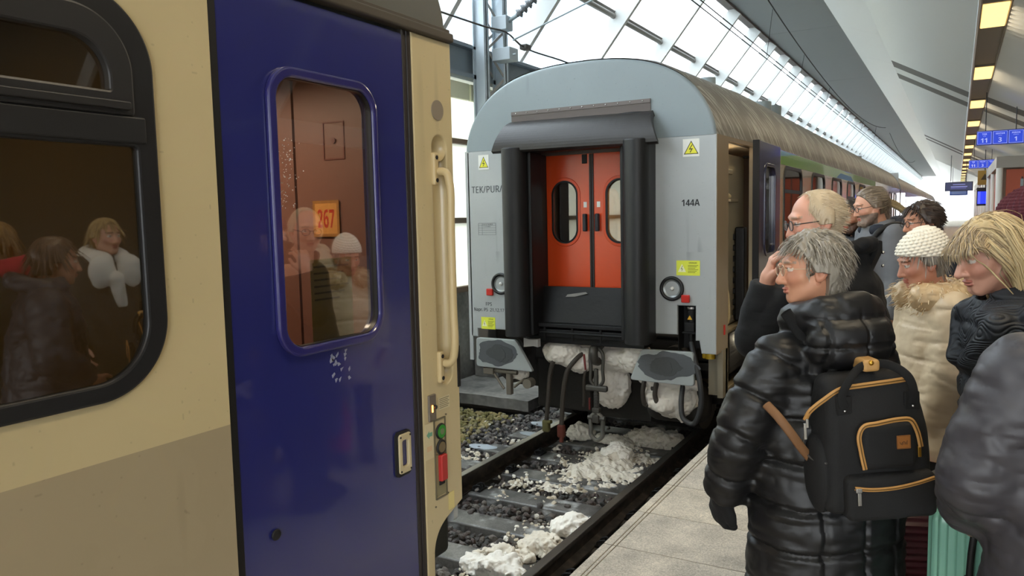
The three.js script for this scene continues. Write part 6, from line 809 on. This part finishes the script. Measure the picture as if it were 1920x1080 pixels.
const redK = person({ at: [4.1, -2.2], yaw: 0.9, H: 1.60, cell: 0.005, skin: '#cc9a80', label: 'person with brown hair and a red scarf, mirrored in the coach window', coat: { prof: longCoat, mat: C_.olive, cell: 0.016 }, hair: { colours: ['#7a5a34', '#94703f'], off: 0.014, n: 200, len: [0.07, 0.13], w: [0.004, 0.007], lift: [0.012, 0.02], flow: flowDown(0, -0.9, 0) } });
redK.P('scarf', nets((x, y, z) => ringCollar(0.13, 1.42, 1.44, 0.065, -0.02, 0.02).reduce((d, [a, b, r]) => smin(d, cap(x, y, z, a, b, r, r), 0.02), 1) + 0.008 * fbm(x * 10, y * 16, z * 10, 2), [-0.26, 1.28, -0.28], [0.26, 1.58, 0.24], 0.013), mat('#a8202e', 0.9), 'red scarf');
const hoodL = person({ at: [3.82, -4.15], yaw: 1.5, H: 1.64, cell: 0.006, label: 'person in a beige hooded coat, mirrored in the door window', skin: '#cc9a80', coat: { prof: longCoat, mat: C_.beige, cell: 0.016, quilt: 0.13 } });
hoodL.P('hood', nets((x, y, z) => smax(ell(x, y, z, [0, 1.58, -0.02], [0.125, 0.155, 0.14]) + 0.006 * fbm(x * 10, y * 12, z * 10, 2), z - 0.07 - 0.0 * y, 0.02), [-0.2, 1.38, -0.22], [0.2, 1.8, 0.2], 0.012), C_.beige, 'raised beige hood');
person({ at: [-0.33, -8.0], floor: 1.22, yaw: 1.2, H: 1.66, cell: 0.006, pitch: 0.2, skin: '#c08c6c', label: 'person in a tan jacket inside the far coach behind the orange doors', coat: { prof: jacket, mat: C_.tan, cell: 0.016 }, hair: { colours: ['#6b4a2a', '#8a6236'], off: 0.014, n: 120, len: [0.06, 0.1], w: [0.004, 0.007], lift: [0.012, 0.02], flow: flowDown(0, -0.9, 0) } });

// ---------------------------------------------------------------- backpack, luggage, snow
{
  const b = thing('backpack', 'black backpack with tan zips and a small leather tag worn on the black puffer coat', 'backpack', [2.933, 1.719, -2.254], null, false); b.scale.setScalar(0.83); b.rotation.set(0, 0.52, 0.06, 'YXZ');
  const P = (n, g, m, l, p = b) => { const q = new THREE.Mesh(Array.isArray(g) ? merge(g) : g, m); q.name = n; if (l) q.userData.label = l; p.add(q); return q; };
  const cloth = mat('#141414', 0.85, 0, { bumpMap: weaveBump, bumpScale: 0.0012 }), zip = mat('#b9884a', 0.6), teeth = mat('#6e5128', 0.5, 0.5), gold = mat('#c79a3e', 0.3, 0.9), leather = mat('#a06a36', 0.6, 0, { bumpMap: grainBump, bumpScale: 0.001 });
  const bodyD = (x, y, z) => { const t = clamp((y + 0.23) / 0.46), w = lerp(0.172, 0.150, sstep(0.3, 1, t)), dp = lerp(0.102, 0.055, sstep(0.55, 1, t)), qx = Math.abs(x) - w + 0.04, qy = Math.abs(y) - 0.225 + 0.04, qz = Math.abs(z) - dp + 0.035; return Math.hypot(Math.max(qx, 0), Math.max(qy, 0), Math.max(qz, 0)) + Math.min(0, Math.max(qx, qy, qz)) - 0.038 + 0.006 * fbm(x * 9, y * 9, z * 9, 3); };
  const body = P('bag_body', nets(bodyD, [-0.24, -0.28, -0.16], [0.24, 0.28, 0.16], 0.006), cloth);
  const pocket = (y0, y1, hw, z0, z1, nm) => { const f = (x, y, z) => { const cx = Math.abs(x - 0.02) - hw + 0.03, cy = Math.abs(y - (y0 + y1) / 2) - (y1 - y0) / 2 + 0.03, cz = Math.abs(z - (z0 + z1) / 2) - (z1 - z0) / 2 + 0.012; return Math.hypot(Math.max(cx, 0), Math.max(cy, 0), Math.max(cz, 0)) + Math.min(0, Math.max(cx, cy, cz)) - 0.025 + 0.005 * fbm(x * 11, y * 11, z * 9, 2); }; return P(nm, nets(f, [-0.24, y0 - 0.05, z0 - 0.03], [0.24, y1 + 0.05, z1 + 0.04], 0.006), cloth); };
  const up = pocket(-0.075, 0.085, 0.095, 0.05, 0.118, 'upper_pocket'), low = pocket(-0.235, -0.075, 0.148, 0.05, 0.126, 'lower_pocket');
  const ribbon = (pts, w) => { const g = tube(pts, 1, 50, 8); const cv = new THREE.CatmullRomCurve3(pts.map((p) => V(...p)), false, 'centripetal'); const pos = g.attributes.position, fr = cv.computeFrenetFrames(50); for (let i = 0; i <= 50; i++) { const c = cv.getPointAt(i / 50); for (let k = 0; k <= 8; k++) { const j = i * 9 + k, v = V(pos.getX(j), pos.getY(j), pos.getZ(j)).sub(c), T = fr.tangents[i], out = V(0, 0, 1).addScaledVector(T, -T.z).normalize(), sd = V(0, 0, 0).crossVectors(T, out); const a = k / 8 * 6.2832; const q = c.clone().addScaledVector(sd, Math.cos(a) * w).addScaledVector(out, Math.sin(a) * w * 0.45); pos.setXYZ(j, q.x, q.y, q.z); } } g.computeVertexNormals(); return g; };
  const zipper = (pts, parent, w = 0.0085) => { const z = P('zip', ribbon(pts, w), zip, 'tan zip tape', parent); P('zip_teeth', ribbon(pts.map(([x, y, q]) => [x, y, q + 0.003]), w * 0.28), teeth, null, z); };
  zipper([[-0.205, 0.085, 0.03], [-0.195, 0.115, 0.045], [-0.15, 0.155, 0.058], [-0.10, 0.185, 0.064], [-0.03, 0.192, 0.064], [0.05, 0.197, 0.064], [0.11, 0.20, 0.06]], body);
  zipper([[-0.062, -0.06, 0.13], [-0.072, 0.0, 0.13], [-0.076, 0.05, 0.13], [-0.060, 0.078, 0.13], [-0.02, 0.084, 0.13], [0.05, 0.092, 0.13], [0.085, 0.088, 0.13], [0.105, 0.05, 0.13], [0.115, 0.0, 0.13]], up, 0.008);
  zipper([[-0.10, -0.115, 0.139], [-0.05, -0.122, 0.142], [0.02, -0.122, 0.142], [0.09, -0.112, 0.142], [0.15, -0.10, 0.137]], low, 0.0065);
  P('zip_pull', [rbox(-0.213, -0.203, 0.02, 0.075, 0.03, 0.036, 0.002), rbox(-0.207, -0.198, 0.06, 0.09, 0.032, 0.042, 0.002)], M.chrome, null, body); P('zip_pull', [rbox(-0.095, -0.083, -0.17, -0.128, 0.142, 0.147, 0.002), rbox(-0.1, -0.08, -0.128, -0.114, 0.139, 0.148, 0.003)], M.chrome, null, low); P('zip_pull', [rbox(0.108, 0.118, -0.035, 0.0, 0.12, 0.126, 0.002)], gold, null, up);
  P('leather_tag', plate(0.042, 0.042, 0.003).translate(0.06, 0.02, 0.132), canvasMat(128, 128, (x, w, h) => { x.fillStyle = '#9c642f'; x.fillRect(0, 0, w, h); x.strokeStyle = '#2e1c10'; x.lineWidth = 5; x.beginPath(); x.moveTo(28, 60); x.bezierCurveTo(28, 90, 48, 90, 48, 62); x.lineTo(46, 92); x.moveTo(58, 88); x.lineTo(58, 62); x.bezierCurveTo(70, 55, 76, 65, 74, 88); x.moveTo(84, 62); x.lineTo(84, 88); x.moveTo(96, 50); x.lineTo(94, 90); x.stroke(); x.lineWidth = 2; x.strokeRect(6, 6, w - 12, h - 12); }), 'brown leather tag', up);
  for (const [x0, x1] of [[-0.10, 0.115]]) for (const z of [0.075, -0.06]) { const h = P('carry_handle', ribbon([[x0, 0.13, z + 0.012], [x0 - 0.008, 0.165, z + 0.014], [x0 + 0.02, 0.215, z + 0.008], [x0 + 0.075, 0.252, z - 0.02], [x1 - 0.06, 0.252, z - 0.02], [x1 - 0.01, 0.215, z + 0.006], [x1 + 0.004, 0.165, z + 0.014], [x1, 0.13, z + 0.012]], 0.014), cloth); for (const x of [x0, x1]) { P('handle_patch', rbox(x - 0.024, x + 0.024, 0.105, 0.165, z, z + 0.012, 0.004), cloth, null, h); for (const y of [0.12, 0.145]) P('rivet', new THREE.SphereGeometry(0.005, 8, 6).translate(x, y, z + 0.013), M.chrome, null, h); } }
  const hs = P('handle_strap', [rbox(-0.025, 0.03, 0.232, 0.272, -0.05, 0.065, 0.012)], mat('#b98e54', 0.6), 'tan leather handle wrap'); P('stud', new THREE.SphereGeometry(0.009, 12, 8).translate(0, 0.262, 0.062), gold, null, hs);
  P('side_pocket', nets((x, y, z) => { const q = ell(x, y, z, [-0.165, -0.10, 0.01], [0.035, 0.13, 0.085]); return q + 0.004 * fbm(x * 12, y * 12, z * 12, 2); }, [-0.23, -0.25, -0.1], [-0.1, 0.06, 0.12], 0.006), cloth); P('pocket_piping', tube([[-0.185, 0.02, -0.05], [-0.198, -0.03, 0.0], [-0.19, -0.045, 0.05], [-0.165, -0.045, 0.09]], 0.003, 20, 6), mat('#55534f', 0.5));
  P('shoulder_strap', ribbon([[-0.18, -0.06, 0.0], [-0.215, -0.015, 0.02], [-0.255, 0.045, 0.035], [-0.29, 0.10, 0.02], [-0.31, 0.13, -0.03]], 0.015), mat('#7a5636', 0.7), 'brown webbing strap'); P('shoulder_strap', ribbon([[-0.06, 0.2, -0.07], [-0.10, 0.26, -0.11], [-0.15, 0.34, -0.13], [-0.2, 0.42, -0.12]], 0.02), cloth);
}
function suitcase(x, z, w, h, d, yaw, colour, label, ribsV) {
  const s = thing('suitcase', label, 'suitcase', [x, PY, z], null, false); s.rotation.y = yaw; const m = mat(colour, 0.4, 0, { clearcoat: 0.3 }); const P = (n, g, mm, p = s) => { const q = new THREE.Mesh(Array.isArray(g) ? merge(g) : g, mm); q.name = n; p.add(q); return q; };
  const f = (px, py, pz) => { const qx = Math.abs(px) - w / 2 + 0.06, qy = Math.abs(py - h / 2 - 0.04) - h / 2 + 0.06, qz = Math.abs(pz) - d / 2 + 0.05; const t = ribsV ? (Math.abs(pz) * w > Math.abs(px) * d ? px : pz) : py; return Math.hypot(Math.max(qx, 0), Math.max(qy, 0), Math.max(qz, 0)) + Math.min(0, Math.max(qx, qy, qz)) - 0.05 - 0.0035 * Math.sin(t * 2 * Math.PI / 0.022); };
  const sh = P('shell', nets(f, [-w / 2 - 0.03, 0, -d / 2 - 0.03], [w / 2 + 0.03, h + 0.1, d / 2 + 0.03], 0.0075), m);
  P('zip_band', [tube([[-w / 2 - 0.004, 0.12, 0], [-w / 2 - 0.004, h - 0.05, 0], [-w / 2 + 0.06, h + 0.042, 0], [w / 2 - 0.06, h + 0.042, 0], [w / 2 + 0.004, h - 0.05, 0], [w / 2 + 0.004, 0.12, 0]], 0.009, 60, 8)], M.black, sh);
  P('side_handle', [tube([[-w / 2, h * 0.78, 0], [-w / 2 - 0.025, h * 0.76, 0], [-w / 2 - 0.025, h * 0.56, 0], [-w / 2, h * 0.54, 0]], 0.011, 20, 8), rbox(-w / 2 - 0.012, -w / 2 + 0.01, h * 0.74, h * 0.82, -0.02, 0.02, 0.004), rbox(-w / 2 - 0.012, -w / 2 + 0.01, h * 0.5, h * 0.58, -0.02, 0.02, 0.004)], M.black); P('top_handle', [tube([[-0.09, h + 0.03, 0], [-0.08, h + 0.07, 0], [0.08, h + 0.07, 0], [0.09, h + 0.03, 0]], 0.011, 20, 8)], M.black); P('telescopic_handle', [rod([-0.1, h * 0.9, -d / 2 - 0.01], [-0.1, h + 0.07, -d / 2 - 0.01], 0.008), rod([0.1, h * 0.9, -d / 2 - 0.01], [0.1, h + 0.07, -d / 2 - 0.01], 0.008), rbox(-0.12, 0.12, h + 0.06, h + 0.09, -d / 2 - 0.025, -d / 2 + 0.005, 0.008)], M.darkBox);
  for (const a of [-1, 1]) for (const b of [-1, 1]) P('wheel', cylX(a * (w / 2 - 0.05) - 0.012, a * (w / 2 - 0.05) + 0.012, 0.027, b * (d / 2 - 0.05), 0.027, 18), M.black);
}
suitcase(3.0, -2.78, 0.40, 0.58, 0.24, 0.35, '#4a1c22', 'burgundy ribbed suitcase behind the black puffer coat'); suitcase(3.265, -2.45, 0.40, 0.75, 0.26, 1.2, '#7fb7a2', 'mint green ribbed suitcase beside the dark grey coat', true);
{
  const f = (x, y, z) => { const w = lerp(0.06, 0.10, clamp((y + 0.2) / 0.3)), t = clamp((0.13 - y) / 0.13), q = Math.hypot(Math.max(Math.abs(x) - (y > 0 ? lerp(0.09, 0.02, y / 0.13) : 0.09), 0), Math.max(Math.abs(y + 0.06) - 0.17, 0), Math.max(Math.abs(z) - (y > 0 ? 0.015 : 0.035), 0)); return q - 0.014 + 0.01 * fbm(x * 14, y * 10, z * 14, 3); };
  const s = thing('shopping_bag', 'pink plastic bag with a white patch hanging from the beige coated woman\'s hand', 'bag', [3.01, 1.15, -3.555], null, false); s.rotation.y = 0.4; const q = new THREE.Mesh(nets(f, [-0.16, -0.3, -0.1], [0.16, 0.2, 0.1], 0.008), mat('#d8264c', 0.45)); q.name = 'bag_body'; s.add(q); const w = new THREE.Mesh(plate(0.07, 0.06, 0.004).translate(0.03, 0.02, 0.055), M.white); w.name = 'white_patch'; s.add(w);
}
{ // snow and ice lying on the track
  const chunk = (pos, r, label, sd, m = M.snow, flat = 0) => { const f = (x, y, z) => smax(ell(x, y, z, [0, 0, 0], r) + 0.055 * fbm(x * 9 + sd, y * 11, z * 9, 3) + 0.014 * vnoise(x * 30 + sd, y * 30, z * 30) + 0.006 * vnoise(x * 75, y * 75 + sd, z * 75), -y - r[1] * 0.55, 0.01); const q = nets(f, [-r[0] - 0.06, -r[1] - 0.04, -r[2] - 0.06], [r[0] + 0.06, r[1] + 0.06, r[2] + 0.06], 0.009).translate(...pos); return solo('snow_chunk', q, m, label, 'snow', 'snow on the track'); };
  chunk([0.16, -0.10, -7.22], [0.15, 0.10, 0.12], 'bright white broken snow block between the rails', 1); chunk([0.28, -0.12, -7.16], [0.08, 0.08, 0.07], 'small white snow lump leaning on the bright block', 5);
  chunk([-0.45, -0.08, -7.65], [0.15, 0.12, 0.10], 'rounded snow lump left of the hanging shackle', 9, M.dirtySnow); chunk([0.36, -0.10, -7.85], [0.36, 0.13, 0.13], 'long dirty snow ridge against the right rail', 13, M.dirtySnow); chunk([-0.05, -0.12, -7.68], [0.24, 0.06, 0.10], 'low dirty snow patch below the hanging shackle', 17, M.dirtySnow);
  chunk([0.56, -0.10, -5.30], [0.17, 0.10, 0.13], 'snow lump by the right rail near the platform edge', 21); chunk([0.50, -0.12, -4.92], [0.18, 0.09, 0.15], 'snow lump nearest the camera by the right rail', 25, M.dirtySnow); chunk([0.28, -0.15, -4.72], [0.22, 0.06, 0.09], 'flat snow slab on the nearest sleeper', 29, M.dirtySnow); chunk([0.35, -0.13, -4.45], [0.25, 0.08, 0.15], 'snow heap at the bottom edge between the rails', 33);
  { const hgt = (x, z) => { const e = clamp(1.2 - Math.hypot((x - 0.15) / 0.55, (z + 7.0) / 0.85)), f = fbm(x * 5, 2, z * 5, 3) * 1.4 + fbm(x * 17, 5, z * 17, 2) * 0.9; return -0.19 + 0.075 * (e * 1.1 - 0.45 + f * 0.8) + 0.012 * vnoise(x * 45, 1, z * 45); }; const f = (x, y, z) => smax((y - hgt(x, z)) * 0.7, -0.2 - y, 0.005); solo('snow_drift', nets(f, [-0.66, -0.23, -7.95], [0.68, -0.02, -6.05], 0.011), M.dirtySnow, 'crumbly trampled snow spread between the rails below the coupling', 'snow'); }
  const crumbs = []; const lumpGeo = [0, 1, 2].map((k) => { const g = new THREE.IcosahedronGeometry(1, 2), p = g.attributes.position; for (let i = 0; i < p.count; i++) { const f = 0.8 + 0.35 * vnoise(p.getX(i) * 1.6 + k * 9, p.getY(i) * 1.6, p.getZ(i) * 1.6); p.setXYZ(i, p.getX(i) * f, p.getY(i) * f * 0.6, p.getZ(i) * f); } g.computeVertexNormals(); return g; });
  for (let i = 0; i < 1500; i++) { const x = rr_(-0.62, 0.66), z = rr_(-7.9, -6.05), dens = clamp(1.15 - Math.hypot((x - 0.12) / 0.55, (z + 6.95) / 0.75)) + 0.35 * fbm(x * 4, 3, z * 4, 2); if (rnd() < dens * 1.1) crumbs.push([x, rr_(-0.19, -0.15), z, rr_(0.005, 0.02) * (0.6 + rnd())]); }
  for (let i = 0; i < 260; i++) { const a = rnd(); crumbs.push(a < 0.5 ? [rr_(0.1, 0.66), -0.16, rr_(-5.5, -4.2), rr_(0.006, 0.025)] : a < 0.75 ? [rr_(-2.4, -0.9), -0.19, rr_(-8.2, -6.2), rr_(0.01, 0.03)] : [rr_(-0.65, 0.2), -0.16, rr_(-6.6, -5.8), rr_(0.006, 0.03)]); }
  for (const [x, z, n, s] of [[-1.25, -6.6, 60, 0.3], [-1.05, -7.3, 40, 0.2], [-0.42, -6.15, 50, 0.14], [-0.36, -5.75, 30, 0.12]]) for (let i = 0; i < n; i++) crumbs.push([x + rr_(-s, s) * rnd(), -0.175, z + rr_(-s, s) * rnd(), rr_(0.01, 0.03)]);
  const g = new THREE.Group(); g.name = 'snow_crumbs'; tag(g, 'crumbled snow scattered over ballast and sleepers', 'snow', null, 'stuff'); scene.add(g); const dm = new THREE.Object3D(), cc = [new THREE.Color('#f0ebe1'), new THREE.Color('#d9cfbd'), new THREE.Color('#c4b8a4')];
  lumpGeo.forEach((lg, k) => { const own = crumbs.filter((_, i) => i % 3 === k), im = new THREE.InstancedMesh(lg, mat('#ffffff', 0.88), own.length); im.name = 'crumbs'; own.forEach(([x, y, z, s], i) => { dm.position.set(x, y, z); dm.rotation.set(rnd(), rnd() * 6, rnd()); dm.scale.set(s * rr_(0.8, 1.5), s * rr_(0.6, 1), s * rr_(0.8, 1.4)); dm.updateMatrix(); im.setMatrixAt(i, dm.matrix); im.setColorAt(i, cc[Math.floor(rnd() * 3)]); }); g.add(im); });
  for (const [x, z, w, d] of [[-1.32, -6.98, 0.2, 0.1], [-1.0, -7.65, 0.25, 0.1], [-1.05, -8.1, 0.3, 0.12]]) solo('ice_patch', warp(new THREE.CylinderGeometry(0.5, 0.5, 0.012, 18), (v) => { const k = 1 + 0.25 * vnoise(v.x * 4, x, v.z * 4); v.x = x + v.x * w * k * 1.6; v.z = z + v.z * d * k * 1.6; v.y += -0.165; }), mat('#b9c2cc', 0.25), { '-6.98': 'thin ice patch nearest the camera beside the left rail', '-7.65': 'middle thin ice patch beside the left rail', '-8.1': 'thin ice patch under the brake hoses beside the left rail' }[z], 'ice', 'ice patches by the left rail');
}

scene.traverse((o) => { if (o.isMesh) { o.castShadow = true; o.receiveShadow = true; } if (o.isLight) o.castShadow = true; });
renderer.render(scene, camera);
